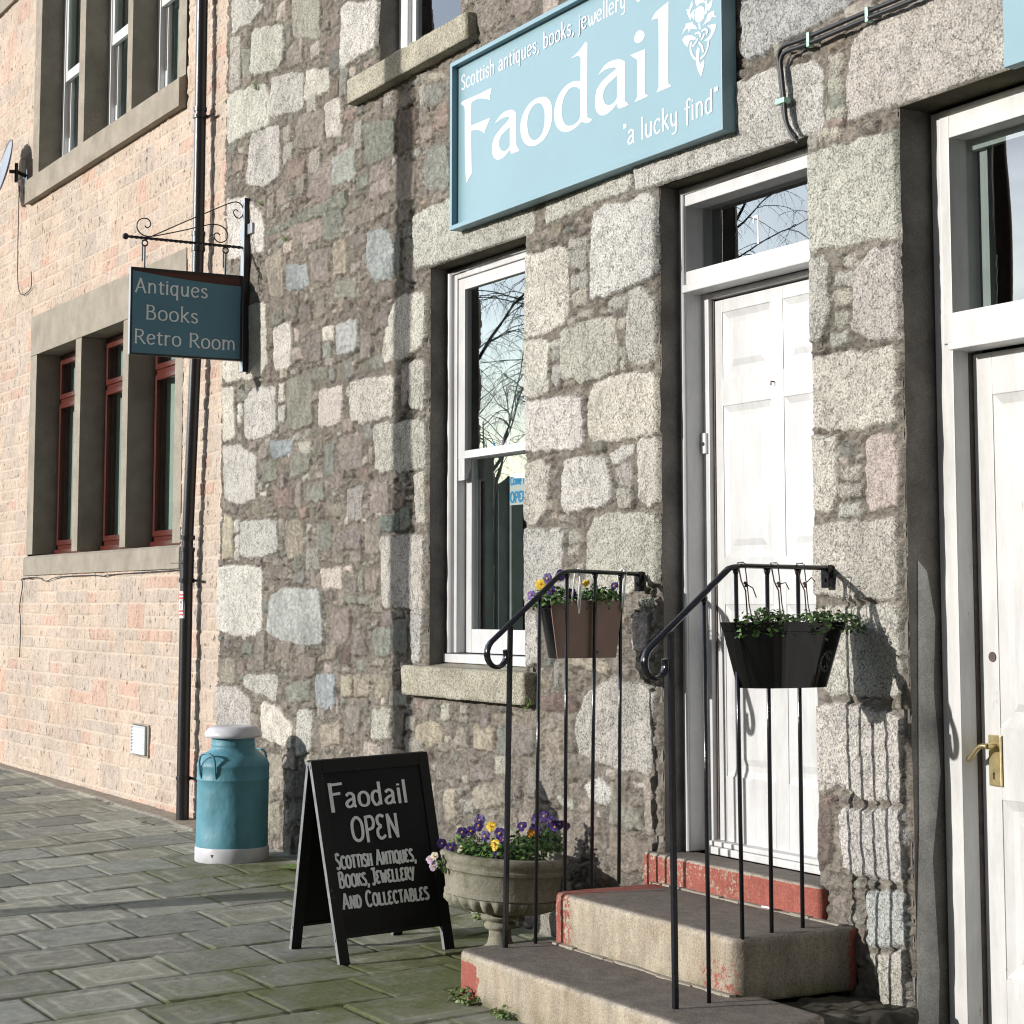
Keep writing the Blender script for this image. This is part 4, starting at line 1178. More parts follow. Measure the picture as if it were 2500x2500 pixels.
# ---- shop door
reveal(DOOR, shop, .14, M['jamb'], 'LRT')
a, b, zb, zt = DOOR; zf = 0.452
fr = .048
def panelled_leaf(x0, x1, z0, z1, y, cols, rows, th=.045, mould=.028, deep=.013):
    """stiles and rails with sunk, bevelled panels; cols / rows are lists of (start, end)"""
    m = MB()
    xs_ = [x0]; zs_ = [z0]
    for c_ in cols: xs_ += list(c_)
    xs_.append(x1)
    for r_ in rows: zs_ += list(r_)
    zs_.append(z1)
    # full height stiles then rails between
    for i in range(0, len(xs_), 2):
        m.box(xs_[i], xs_[i+1], y, y + th, z0, z1)
    for j in range(0, len(zs_), 2):
        for (p, q) in cols:
            m.box(p, q, y, y + th, zs_[j], zs_[j+1])
    for (p, q) in cols:
        for (r, s) in rows:
            # sloped moulding, flat bed and raised field
            def ring(x0_, x1_, z0_, z1_, ya, x2, x3, z2, z3, yb):
                vs = [(x0_, ya, z0_), (x1_, ya, z0_), (x1_, ya, z1_), (x0_, ya, z1_), (x2, yb, z2), (x3, yb, z2), (x3, yb, z3), (x2, yb, z3)]
                m.add(vs, [(0, 1, 5, 4), (1, 2, 6, 5), (2, 3, 7, 6), (3, 0, 4, 7)])
            k1 = mould; k2 = mould + .022; k3 = mould + .05
            ring(p, q, r, s, y + .004, p + k1, q - k1, r + k1, s - k1, y + deep)
            ring(p + k1, q - k1, r + k1, s - k1, y + deep, p + k2, q - k2, r + k2, s - k2, y + deep + .001)
            ring(p + k2, q - k2, r + k2, s - k2, y + deep + .001, p + k3, q - k3, r + k3, s - k3, y + .006)
            m.add([(p + k3, y + .006, r + k3), (q - k3, y + .006, r + k3), (q - k3, y + .006, s - k3), (p + k3, y + .006, s - k3)], [(0, 1, 2, 3)])
    return m
lx0, lx1 = a + .112, b - .112
leaf = panelled_leaf(lx0, lx1, zf + .046, 2.822, .225,
                     [(lx0 + .055, lx0 + .405), (lx0 + .495, lx1 - .075)],
                     [(.775, 1.50), (1.70, 2.355), (2.474, 2.765)]).build('front_door', M['white'], shop, bevel=.003)
# outer frame, transom and stop
m = MB()
m.box(a, a + fr, .115, .262, zf, zt).box(b - fr, b, .115, .262, zf, zt).box(a + fr, b - fr, .115, .262, zt - .085, zt)
m.box(a + fr, a + .098, .200, .262, zf, 2.86).box(b - .098, b - fr, .200, .262, zf, 2.86)
m.box(a + fr, b - fr, .118, .262, 2.895, 2.955).box(a + fr - .01, b - fr + .01, .098, .20, 2.858, 2.893)
m.box(a + .098, b - .098, .200, .262, 2.832, 2.857)
m.build('door_frame', M['white'], leaf, bevel=.005)
m = MB(); m.tube([(a + .036, .113, zf), (a + .036, .113, zt - .03), (b - .036, .113, zt - .03), (b - .036, .113, zf)], .010, 8)
auto_smooth(m.build('moulding', M['white'], leaf))
m = MB(); m.box(a + .0985, a + .110, .222, .265, zf + .02, 2.83).box(b - .110, b - .0985, .222, .265, zf + .02, 2.83)
m.build('edge_gap', M['bare'], leaf)
m = MB(); m.pane(a + fr - .003, b - fr + .003, .212, 2.950, zt - .08)
m.build('transom_pane', M['glass'], leaf)
m = MB(); m.box(a + .105, b - .105, .17, .25, zf + .03, zf + .05).box(a + .105, b - .105, .155, .25, zf - .002, zf + .029)
m.build('threshold', M['white_old'], leaf, bevel=.005)
m = MB(); m.box(a + .052, a + .086, .186, .1995, 2.155, 2.245)
bell = m.build('doorbell', M['upvc'], leaf, bevel=.004)
m = MB(); m.tube([(a + .072, .187, 2.197), (a + .072, .181, 2.197)], .008, 12); m.build('bell_button', M['ink'], leaf)
m = MB(); m.tube([(-6.646, .226, 2.425), (-6.646, .208, 2.426), (-6.646, .207, 2.410)], .003, 6); m.build('hook', M['redbrown'], leaf)
# the figure 7 on the fanlight
sv = MB()
sv.box(-6.735, -6.725, .2105, .2115, 3.02, 3.145).box(-6.765, -6.735, .2105, .2115, 3.135, 3.145).box(-6.765, -6.759, .2105, .2115, 3.115, 3.135)
sv.build('house_number', M['sticker'], leaf)

# ---- right hand door
reveal(RDOOR, shop, .157, M['jamb'], 'LRT')
a, b, zb, zt = RDOOR
zbp = -.12
m = MB()
poly = [(.015,-.12),(.105,-.12),(.12,.2),(.10,.6),(.145,.9),(.12,1.2),(.135,1.45),(.10,1.62),(.06,1.66),(.05,1.2),(.04,.7),(.018,.3)]
m.prism([(y_, z_) for y_, z_ in poly], lambda u, v, d: (a + d, u, v), 0.0005, .004)
m.build('jamb_patch', M['jamb_patch'], shop)
lx0 = a + .146
rleaf = panelled_leaf(lx0 - .03, b - .116, -.05, 2.405, .24,
                      [(lx0 + .068, lx0 + .40), (lx0 + .51, b - .22)], [(.20, .815), (1.068, 2.25)], th=.045, mould=.035, deep=.018).build('side_door', M['white_old'], shop, bevel=.003)
m = MB()
m.box(a + .012, a + .062, .155, .29, zbp, zt - .012).box(a + .0625, a + .112, .150, .29, zbp, 2.44)
m.box(a + .0625, a + .112, .152, .29, 2.55, zt - .012).box(b - .11, b - .01, .155, .29, zbp, zt - .012)
m.box(a + .112, b - .11, .152, .29, zt - .12, zt - .012).box(a + .075, b - .11, .140, .29, 2.442, 2.552).box(a + .1125, b - .11, .125, .24, 2.415, 2.441)
m.build('door_frame', M['white_old'], rleaf, bevel=.004)
m = MB(); m.box(a + .1122, a + .1150, .222, .285, zbp, 2.41).build('edge_gap', M['bare'], rleaf)
m = MB(); m.box(a + .001, a + .0115, .16, .2, zbp, zt - .03).build('frame_gap', M['bare'], rleaf)
m = MB(); m.pane(a + .11, b - .105, .235, 2.55, zt - .118).build('transom_pane', M['glass'], rleaf)
m = MB(); m.box(a + .145, a + .185, .27, .30, 2.55, zt - .12).box(a + .113, b - .11, .245, .27, zt - .16, zt - .121).build('transom_lining', M['panelling'], rleaf)
hx = a + .184
m = MB(); m.box(hx - .022, hx + .040, .229, .2385, .862, 1.041)
hp = m.build('handle_plate', M['brass'], rleaf, bevel=.0035)
m = MB()
m.tube([(hx + .012, .23, 1.003), (hx + .012, .19, 1.003)], .011, 12)
pts = []
for k in range(13):
    t = k / 12
    pts.append((hx + .018 - .105 * t, .186 - .008 * math.sin(3.1 * t), 1.004 - .050 * t + .010 * math.sin(6.0 * t)))
m.tube(pts, [.013 - .004 * math.sin(3.14 * k / 12) for k in range(13)], 10, ry=[.009] * 13)
q = pts[-1]
m.tube([(q[0] - .002, q[1] - .012, q[2]), (q[0] - .002, q[1] + .012, q[2])], .012, 12)
auto_smooth(m.build('door_handle', M['brass'], rleaf), 50)
def keyhole(x, y, z, s=1.0):
    m = MB()
    m.tube([(x, y, z + .006 * s), (x, y - .0012, z + .006 * s)], .0045 * s, 10)
    m.add([(x - .0022*s, y - .0012, z + .005*s), (x + .0022*s, y - .0012, z + .005*s), (x + .0036*s, y - .0012, z - .014*s), (x - .0036*s, y - .0012, z - .014*s)], [(0, 3, 2, 1)])
    return m.build('keyhole', M['ink'], rleaf)
keyhole(hx + .004, .2285, .900); keyhole(hx - .030, .2395, .945)
m = MB(); m.tube([(hx + .0, .24, 1.315), (hx + .0, .236, 1.315)], .018, 14); m.build('filled_hole', M['bare'], rleaf)

# ------------------------------------------------------------------ left building (own frame: x along the wall, y into it)
house = thing('granite_house', 'pink snecked granite building with concrete framed windows beside the rubble shop', 'building', (-12.70, .082, 0), rotz=.0169, local=True)
LOW = [(-4.775, -3.602), (-3.44, -2.336), (-2.195, -1.121)]
UPP = [(-4.87, -3.68), (-3.512, -2.371), (-2.247, -1.163)]
LZ = (1.945, 3.738); UZ = (5.415, 7.6)

def build_house_wall(parent):
    xs = np.concatenate([axis([-9.2, -6.2], .012), axis([-6.2, -5.0, -.95, 0.0], .0085)[1:]])
    zs = np.concatenate([axis([-.15, 1.758, 4.1, 5.165, 6.6], .0072), axis([6.6, 8.2], .03)[1:]])
    X, Z = np.meshgrid(xs, zs, indexing='ij')
    rng = random.Random(21)
    wx = X + .005 * vnoise(X, Z, 20, 20, 31, 2); wz = Z + .004 * vnoise(X, Z, 20, 20, 32, 2)
    joint = np.array([.52, .445, .365])
    rgb = np.ones(X.shape + (3,)) * joint
    al = np.zeros(X.shape)
    H = .009 + .0012 * vnoise(X, Z, 50, 50, 33, 2)
    cols_ = [(.555, .47, .405), (.545, .465, .405), (.56, .46, .39), (.53, .46, .41), (.51, .45, .405), (.54, .465, .405), (.565, .41, .345), (.56, .42, .36)]
    def block(x0, x1, z0, z1):
        g = .0036
        a, b = np.searchsorted(xs, x0 - .01), np.searchsorted(xs, x1 + .01)
        c, d = np.searchsorted(zs, z0 - .01), np.searchsorted(zs, z1 + .01)
        if b - a < 2 or d - c < 2: return
        sl = (slice(a, b), slice(c, d))
        sd = np.maximum(np.maximum(x0 + g - wx[sl], wx[sl] - x1 + g), np.maximum(z0 + g - wz[sl], wz[sl] - z1 + g))
        t = np.clip(-sd / .004, 0, 1)
        w = rng.random()
        cc = np.array(cols_[6 if w < .06 else 7 if w < .12 else rng.randrange(6)]) * np.array([.90, .865, .825]) * rng.uniform(.94, 1.04)
        cv = cc * (1 + .06 * vnoise(X[sl], Z[sl], 8, 8, rng.randrange(999), 3))[..., None]
        rgb[sl] = rgb[sl] * (1 - t[..., None]) + cv * t[..., None]
        al[sl] = np.maximum(al[sl], t)
        face = .010 + .006 * rng.random() + .0050 * vnoise(X[sl], Z[sl], 24, 12, rng.randrange(999), 3) + .0022 * vnoise(X[sl], Z[sl], 70, 45, rng.randrange(999), 2)
        t2 = np.clip(-sd / .007, 0, 1)
        # a fine open line below the pointing ribbon
        H[sl] = H[sl] * (1 - t2) + face * t2 - .0025 * np.clip(1 - np.abs(sd + .0015) / .003, 0, 1)
    z = -.14
    while z < 7.9:
        h = rng.choice([.195, .205, .215, .225])
        x = -9.3 - rng.random() * .3
        while x < .02:
            r = rng.random()
            if r < .42:
                w = rng.uniform(.24, .50); block(x, x + w, z, z + h); x += w
            elif r < .55:
                w = rng.uniform(.14, .22); block(x, x + w, z, z + h); x += w
            else:
                w = rng.uniform(.45, .95); k = h * rng.uniform(.46, .54)
                for (za, zb_) in ((z, z + k), (z + k, z + h)):
                    xx = x
                    while xx < x + w - .16:
                        ww = min(rng.uniform(.22, .48), x + w - xx)
                        if x + w - xx - ww < .16: ww = x + w - xx
                        block(xx, xx + ww, za, zb_); xx += ww
                    if xx < x + w - 1e-6: block(xx, x + w, za, zb_)
                x += w
        z += h
    Xc, Zc = np.meshgrid((xs[:-1]+xs[1:])/2, (zs[:-1]+zs[1:])/2, indexing='ij')
    keep = ~((Xc > -4.95) & (Xc < -.955) & (((Zc > 1.78) & (Zc < 4.09)) | (Zc > 5.19)))
    rgba = np.concatenate([np.clip(rgb, .01, .9), al[..., None]], -1)
    return grid_obj('wall', X, -H, Z, keep, M['pink'], parent, rgba)
build_house_wall(house)
m = MB(); m.box(-9.2, 0, .05, .25, 8.1, 8.2).box(-9.2, -9.1, .05, .25, -.15, 8.1).box(-9.2, 0.0, 1.5, 1.55, -.15, 8.2).box(-9.2, 0.0, .26, 1.5, 4.6, 4.65).box(-9.2, -9.15, .26, 1.5, -.15, 8.2).box(-.05, 0.0, .26, 1.5, -.15, 8.2).box(-9.2, 0, .26, 1.5, 8.15, 8.2)
m.build('interior', M['dark'], house)

def house_windows(op, z0, z1, sill, kind, lintel_top):
    # precast surround: jambs, mullions, lintel, sill
    x0, x1 = op[0][0], op[-1][1]
    dep = .215
    m = MB(); m.box(x0 - .20, x1 + .21, -.021, dep + .03, z1 + .002, lintel_top); s = m.build('window_surround', M['surround'], house, bevel=.004)
    for nm, p, q in (('jamb', x0 - .20, x0), ('mullion', op[0][1], op[1][0]), ('mullion', op[1][1], op[2][0]), ('jamb', x1, x1 + .168)):
        MB().box(p, q, -.018, dep + .03, z0, z1).build(nm, M['surround'], s, bevel=.004)
    pr = .032 if kind == 'brown' else .075
    m = MB()
    poly = [(-pr, sill), (-pr, z0 - .035), (.0, z0 - .012), (dep + .03, z0 - .002), (dep + .03, sill)]
    m.prism(poly, lambda u, v, d: (d, u, v), x0 - .235, x1 + .185); m.build('sill', M['surround'], s, bevel=.004)
    for (p, q) in op:
        if kind == 'brown':
            f = MB(); y = dep - .02
            tz = z1 - .40
            f.box(p, p + .055, y, y + .07, z0 + .005, z1).box(q - .055, q, y, y + .07, z0 + .005, z1)
            f.box(p + .055, q - .055, y, y + .07, z1 - .055, z1).box(p + .055, q - .055, y, y + .07, z0 + .005, z0 + .085).box(p + .055, q - .055, y, y + .07, tz - .05, tz)
            f.box(p + .03, q - .03, y - .03, y + .02, z0 + .003, z0 + .04)
            w = f.build('window', M['brown'], house, bevel=.006)
            g = MB(); st = .045
            for (za, zc) in ((tz - .005, z1 - .05), (z0 + .08, tz - .045)):
                g.box(p + .05, p + .05 + st, y - .012, y + .03, za, zc).box(q - .05 - st, q - .05, y - .012, y + .03, za, zc)
                g.box(p + .05 + st, q - .05 - st, y - .012, y + .03, za, za + st).box(p + .05 + st, q - .05 - st, y - .012, y + .03, zc - st, zc)
            g.build('casement', M['brown'], w, bevel=.006)
            MB().pane(p + .09, q - .09, y + .012, tz + .035, z1 - .09).build('pane', M['glass_dark'], w)
            MB().pane(p + .09, q - .09, y + .012, z0 + .12, tz - .085).build('pane', M['glass_dark'], w)
            bl = MB(); x = p + .058
            while x < q - .1:
                pts = [(x + .004, y + .085), (x + .085, y + .108)]
                bl.add([(pts[0][0], pts[0][1], z0 + .13), (pts[1][0], pts[1][1], z0 + .13), (pts[1][0], pts[1][1], z1 - .06), (pts[0][0], pts[0][1], z1 - .06)], [(0, 1, 2, 3)])
                x += .092
            bl.build('blind', M['blind'], w)
        else:
            f = MB(); y = dep - .03
            f.box(p, p + .07, y, y + .10, z0 + .005, z1).box(q - .07, q, y, y + .10, z0 + .005, z1).box(p + .07, q - .07, y, y + .1, z0 + .005, z0 + .05).box(p + .07, q - .07, y, y + .1, z1 - .06, z1)
            w = f.build('window', M['upvc'], house, bevel=.012)
            mz = z0 + .86
            u = MB(); u.box(p + .072, p + .122, y + .01, y + .045, mz, z1 - .06).box(q - .122, q - .072, y + .01, y + .045, mz, z1 - .06).box(p + .122, q - .122, y + .01, y + .045, mz, mz + .09)
            u.build('upper_sash', M['upvc'], w, bevel=.006)
            MB().pane(p + .118, q - .118, y + .026, mz + .085, z1 - .06).build('pane', M['glass_dark'], w)
            u = MB(); yy = y + .048
            u.box(p + .072, p + .125, yy, yy + .035, z0 + .052, mz + .04).box(q - .125, q - .072, yy, yy + .035, z0 + .052, mz + .04).box(p + .125, q - .125, yy, yy + .035, z0 + .052, z0 + .14)
            u.build('lower_sash', M['upvc'], w, bevel=.006)
            MB().box(p + .08, p + .11, yy - .004, yy + .001, z0 + .34, mz - .01).build('sash_track', M['bare'], w)
            MB().pane(p + .12, q - .12, yy + .016, z0 + .135, mz + .04).build('pane', M['glass_dark'], w)
            bl = MB(); x = p + .08
            while x < q - .14:
                bl.add([(x + .004, y + .115, z0 + .1), (x + .08, y + .14, z0 + .1), (x + .08, y + .14, z1), (x + .004, y + .115, z1)], [(0, 1, 2, 3)])
                x += .085
            bl.build('blind', M['blind'], w)
house_windows(LOW, LZ[0], LZ[1], 1.758, 'brown', 4.10)
house_windows(UPP, UZ[0], UZ[1], 5.165, 'white', 7.9)
# smooth band course high on the left
m = MB(); m.box(-9.2, -5.02, -.05, .04, 7.27, 7.42).build('band_course', M['surround'], house, bevel=.01)
# ventilator grille
m = MB(); m.box(-1.925, -1.545, -.024, .02, .365, .61).build('vent_surround', M['surround'], house, bevel=.004)
m = MB(); m.box(-1.900, -1.885, -.042, -.02, .385, .595).box(-1.595, -1.58, -.042, -.02, .385, .595).box(-1.885, -1.595, -.042, -.02, .585, .595).box(-1.885, -1.595, -.042, -.02, .385, .395)
vt = m.build('vent', M['vent'], house, bevel=.002)
m = MB()
for k in range(8):
    z_ = .395 + k * .0238
    m.add([(-1.885, -.044, z_), (-1.595, -.044, z_), (-1.595, -.030, z_ + .021), (-1.885, -.030, z_ + .021)], [(0, 1, 2, 3)])
    m.add([(-1.885, -.044, z_), (-1.595, -.044, z_), (-1.595, -.028, z_ - .002), (-1.885, -.028, z_ - .002)], [(0, 3, 2, 1)])
m.build('louvre', M['vent'], vt)
MB().box(-1.9, -1.58, -.0258, -.0245, .38, .6).build('vent_back', M['ink'], vt)

# ------------------------------------------------------------------ lettering
def _g(w, s):
    out = []
    for k in s.split(';'):
        k = k.strip()
        out.append((k[0], [tuple(map(float, q.split(','))) for q in k[1:].split()]))
    return (w, out)
GL = {
 'a': _g(.44, 's.06,.41 .2,.5 .33,.42 .34,.25 .34,.06 .41,0; s.34,.30 .16,.24 .05,.13 .11,.01 .24,.03 .34,.14'),
 'b': _g(.45, 'l.08,.78 .08,0; s.08,.36 .2,.5 .35,.43 .39,.24 .3,.04 .18,0 .08,.06'),
 'c': _g(.41, 's.37,.41 .25,.5 .11,.43 .05,.24 .11,.05 .23,0 .38,.08'),
 'd': _g(.46, 's.35,.42 .21,.5 .08,.41 .05,.22 .12,.03 .23,0 .35,.13; l.35,.78 .35,.02'),
 'e': _g(.43, 's.06,.25 .2,.27 .37,.31 .33,.45 .21,.5 .09,.42 .05,.22 .12,.04 .24,0 .38,.08'),
 'f': _g(.30, 's.33,.70 .25,.77 .16,.70 .14,.5 .14,-.14; l.02,.47 .29,.47'),
 'h': _g(.46, 'l.08,.78 .08,0; s.08,.36 .2,.5 .33,.45 .36,.3 .36,0'),
 'i': _g(.18, 'l.09,.5 .09,0; l.09,.64 .09,.67'),
 'j': _g(.20, 's.11,.5 .11,.1 .09,-.14 .0,-.24; l.11,.64 .11,.67'),
 'k': _g(.43, 'l.08,.78 .08,0; l.34,.5 .1,.23; l.17,.29 .39,0'),
 'l': _g(.18, 'l.09,.78 .09,0'),
 'm': _g(.70, 'l.08,.5 .08,0; s.08,.36 .18,.5 .29,.46 .33,.32 .33,0; s.33,.36 .43,.5 .55,.46 .59,.32 .59,0'),
 'n': _g(.46, 'l.08,.5 .08,0; s.08,.36 .2,.5 .32,.46 .36,.32 .36,0'),
 'o': _g(.46, 'o.23,.5 .09,.42 .05,.25 .09,.07 .23,0 .37,.07 .41,.25 .37,.42'),
 'q': _g(.46, 's.35,.42 .21,.5 .08,.41 .05,.22 .12,.03 .23,0 .35,.13; l.35,.5 .35,-.24'),
 'r': _g(.33, 'l.08,.5 .08,0; s.08,.36 .18,.49 .31,.47'),
 's': _g(.36, 's.31,.42 .2,.5 .09,.44 .08,.34 .19,.26 .30,.18 .29,.06 .17,0 .05,.08'),
 't': _g(.30, 's.13,.64 .13,.1 .19,0 .29,.05; l.02,.48 .28,.48'),
 'u': _g(.46, 's.08,.5 .08,.14 .15,.01 .26,.02 .36,.15; l.36,.5 .36,0'),
 'w': _g(.64, 's.06,.5 .12,.1 .2,0 .3,.1 .32,.4; s.32,.2 .38,.02 .46,0 .56,.16 .58,.5'),
 'x': _g(.40, 'l.05,.5 .36,0; l.36,.5 .05,0'),
 'y': _g(.44, 's.07,.5 .08,.18 .17,.05 .28,.08 .35,.2; s.35,.5 .35,-.06 .26,-.22 .09,-.23'),
 ',': _g(.16, 's.09,.06 .1,-.04 .04,-.14'), '"': _g(.2, 'l.05,.78 .05,.66; l.14,.78 .14,.66'),
 '&': _g(.56, 's.5,.0 .18,.5 .2,.68 .32,.66 .3,.5 .08,.26 .1,.04 .28,0 .48,.28'),
 'A': _g(.56, 'l.27,.72 .05,0; l.27,.72 .5,0; l.13,.25 .42,.25'),
 'B': _g(.50, 'l.09,.72 .09,0; s.09,.71 .28,.71 .37,.6 .32,.44 .09,.39; s.09,.39 .34,.38 .44,.22 .36,.03 .09,.01'),
 'C': _g(.52, 's.46,.60 .32,.72 .14,.64 .06,.36 .14,.08 .31,0 .47,.11'),
 'D': _g(.54, 'l.09,.72 .09,0; s.09,.71 .34,.66 .48,.38 .36,.06 .09,.01'),
 'E': _g(.44, 's.40,.66 .24,.72 .10,.64 .12,.46 .26,.38; s.26,.38 .07,.28 .06,.10 .2,0 .41,.09'),
 'F': _g(.44, 'l.09,.72 .09,-.12; l.09,.70 .42,.72; l.09,.40 .34,.42'),
 'I': _g(.18, 'l.09,.72 .09,0'), 'H': _g(.5, 'l.08,.72 .08,0; l.42,.72 .42,0; l.08,.37 .42,.37'),
 'J': _g(.40, 's.30,.70 .30,.14 .2,-.05 .05,.02; l.1,.70 .42,.72'), 'K': _g(.48, 'l.08,.72 .08,0; l.42,.72 .1,.32; l.18,.40 .45,0'),
 'L': _g(.42, 'l.08,.72 .08,.01 .40,.01'), 'N': _g(.54, 'l.08,0 .08,.72 .45,0 .45,.72'),
 'O': _g(.56, 'o.28,.72 .1,.6 .05,.36 .1,.1 .28,0 .46,.1 .51,.36 .46,.6'),
 'P': _g(.46, 'l.09,.72 .09,-.06; s.09,.70 .33,.70 .42,.55 .35,.36 .09,.30'),
 'Q': _g(.58, 'o.28,.72 .1,.6 .05,.36 .1,.1 .28,0 .46,.1 .51,.36 .46,.6; l.32,.16 .54,-.08'),
 'R': _g(.54, 'l.09,.72 .09,0; s.09,.70 .33,.70 .42,.55 .33,.38 .09,.34; l.24,.35 .50,0'),
 'S': _g(.44, 's.39,.62 .26,.72 .11,.66 .08,.52 .22,.39 .37,.26 .37,.08 .2,0 .05,.09'),
 'T': _g(.46, 'l.23,.70 .23,0; l.03,.70 .44,.72'), 'U': _g(.5, 's.08,.72 .08,.2 .16,.01 .3,.01 .41,.2; l.41,.72 .41,0'),
 'W': _g(.7, 'l.05,.72 .19,0 .34,.55 .48,0 .64,.72'), 'Y': _g(.46, 'l.04,.72 .23,.36; l.43,.72 .14,-.08'),
 ' ': (.26, []),
}
def catmull(p, closed, n=6):
    out = []; m = len(p)
    for i in range(m if closed else m - 1):
        g = lambda k: p[k % m] if closed else p[min(max(k, 0), m - 1)]
        p0, p1, p2, p3 = g(i-1), g(i), g(i+1), g(i+2)
        for k in range(n):
            t = k / n
            out.append(tuple(.5 * (2*p1[j] + (p2[j]-p0[j])*t + (2*p0[j]-5*p1[j]+4*p2[j]-p3[j])*t*t + (3*p1[j]-p0[j]-3*p2[j]+p3[j])*t**3) for j in (0, 1)))
    if not closed: out.append(p[-1])
    return out

def text_mesh(name, lines, mat, parent, fn, pen=.085, contrast=.5, serif=0.0, small=None):
    """lines: (text, x, y, width, height-scale); fn(x, y, lift) -> point. Ribbon strokes lifted a hair apart."""
    m = MB(); lift = [0]
    def ribbon(pts, closed, s, tilt=0):
        n = len(pts); L_, R_ = [], []
        for i in range(n):
            a = pts[(i-1) % n] if (closed or i > 0) else pts[i]
            b = pts[(i+1) % n] if (closed or i < n-1) else pts[i]
            dx, dy = b[0]-a[0], b[1]-a[1]; l = math.hypot(dx, dy) or 1e-6
            dx /= l; dy /= l
            w = s * pen * ((1 - contrast) + contrast * abs(dy)) * .5
            if not closed and len(pts) > 3 and i in (0, n-1): w *= .75
            L_.append((pts[i][0] - dy*w, pts[i][1] + dx*w)); R_.append((pts[i][0] + dy*w, pts[i][1] - dx*w))
        lift[0] += 1
        h = .0004 + .00006 * (lift[0] % 40)
        vs = [fn(x, y, h) for x, y in L_] + [fn(x, y, h) for x, y in R_]
        fs = [(i, i+1, n+i+1, n+i) for i in range(n-1)]
        if closed: fs.append((n-1, 0, n, 2*n-1))
        m.add(vs, fs)
    for (txt, x, y, width, size) in lines:
        def sc(i, ch):
            return small if (small and ch.isupper() and i > 0 and txt[i-1] not in ' ') else 1.0
        nat = sum(GL[c][0] * sc(i, c) for i, c in enumerate(txt)) + .05 * len(txt)
        sx = width / nat; cx = x
        for i, c in enumerate(txt):
            w, st = GL[c]; k = sc(i, c)
            for ty, p in st:
                q = [(cx + a * k * sx, y + b * k * size) for a, b in p]
                if ty == 'l':
                    for u, v in zip(q[:-1], q[1:]):
                        dx, dy = (v[0]-u[0]), (v[1]-u[1]); l = math.hypot(dx, dy); e = .02 * size / max(l, 1e-6)
                        ribbon([(u[0]-dx*e, u[1]-dy*e), ((u[0]+v[0])/2, (u[1]+v[1])/2), (v[0]+dx*e, v[1]+dy*e)], False, size)
                        if serif and l > .3 * size and abs(dy) > .6 * l:
                            for (ex, ey) in (u, v):
                                ribbon([(ex - serif*sx, ey), (ex, ey + .012*size), (ex + serif*sx, ey)], False, size * .9)
                else:
                    ribbon(catmull(q, ty == 'o'), ty == 'o', size)
            cx += (w * k + .05) * sx
    return m.build(name, mat, parent)

from mathutils.geometry import tessellate_polygon
def smooth_loop(p, ang=38):
    n = len(p); out = []
    def turn(i):
        a, b, c = p[i-1], p[i], p[(i+1) % n]
        t = abs(math.atan2(c[1]-b[1], c[0]-b[0]) - math.atan2(b[1]-a[1], b[0]-a[0]))
        return math.degrees(min(t, 2*math.pi - t))
    corner = [turn(i) > ang for i in range(n)]
    for i in range(n):
        p1, p2 = p[i], p[(i+1) % n]
        p0 = p1 if corner[i] else p[i-1]
        p3 = p2 if corner[(i+1) % n] else p[(i+2) % n]
        for k in range(4):
            t = k / 4
            out.append(tuple(.5 * (2*p1[j] + (p2[j]-p0[j])*t + (2*p0[j]-5*p1[j]+4*p2[j]-p3[j])*t*t + (3*p1[j]-p0[j]-3*p2[j]+p3[j])*t**3) for j in (0, 1)))
    return out
def filled(m, loops, fn, smooth=True):
    loops = [smooth_loop(l) if smooth else l for l in loops]
    tri = tessellate_polygon([[Vector((x, y, 0)) for x, y in l] for l in loops])
    flat = [q for l in loops for q in l]
    m.add([fn(x, y) for x, y in flat], [tuple(t) for t in tri])

# ------------------------------------------------------------------ big shop sign
sx0, sx1, sz0, sz1 = -9.057, -6.556, 3.442, 4.335
sg = thing('shop_sign', 'large pale blue framed fascia sign with white lettering and thistle above the door', 'shop sign', ((sx0+sx1)/2, -.05, sz0))
m = MB()
lp = .024
m.box(sx0, sx0 + lp, -.085, -.012, sz0, sz1).box(sx1 - lp, sx1, -.085, -.012, sz0, sz1).box(sx0 + lp, sx1 - lp, -.085, -.012, sz0, sz0 + lp).box(sx0 + lp, sx1 - lp, -.085, -.012, sz1 - lp, sz1)
m.build('sign_frame', M['sign'], sg, bevel=.0025)
MB().box(sx0 + lp - .002, sx1 - lp + .002, -.050, -.02, sz0 + lp - .002, sz1 - lp + .002).build('sign_board', M['sign'], sg)
m = MB()
m.box(sx0 + .1, sx0 + .16, -.012, .012, sz0 + .05, sz1 - .05).box(sx1 - .16, sx1 - .1, -.012, .012, sz0 + .05, sz1 - .05).box(-7.9, -7.84, -.012, .012, sz0 + .05, sz1 - .05)
m.build('batten', M['jamb'], sg)
m = MB()
for k, ls in LETTERS.items():
    filled(m, [P2(l) for l in ls], lambda x, z: (x, -.0508, z))
m.build('name_lettering', M['sign_white'], sg)
sgf = lambda x, z, h: (x, -.0503 - h, z)
text_mesh('top_lettering', [('Scottish antiques, books, jewellery', -8.995, 4.181, 1.645, .104), ('& collectables', -7.27, 4.181, .63, .104)], M['sign_white'], sg, sgf, pen=.115, contrast=.5)
text_mesh('motto_lettering', [('"a lucky find"', -7.385, 3.548, .76, .124)], M['sign_white'], sg, sgf, pen=.11, contrast=.5)
m = MB()
for k, l in enumerate(EMBLEM):
    filled(m, [P2(l)], lambda x, z: (x, -.0506 - .00008 * k, z))
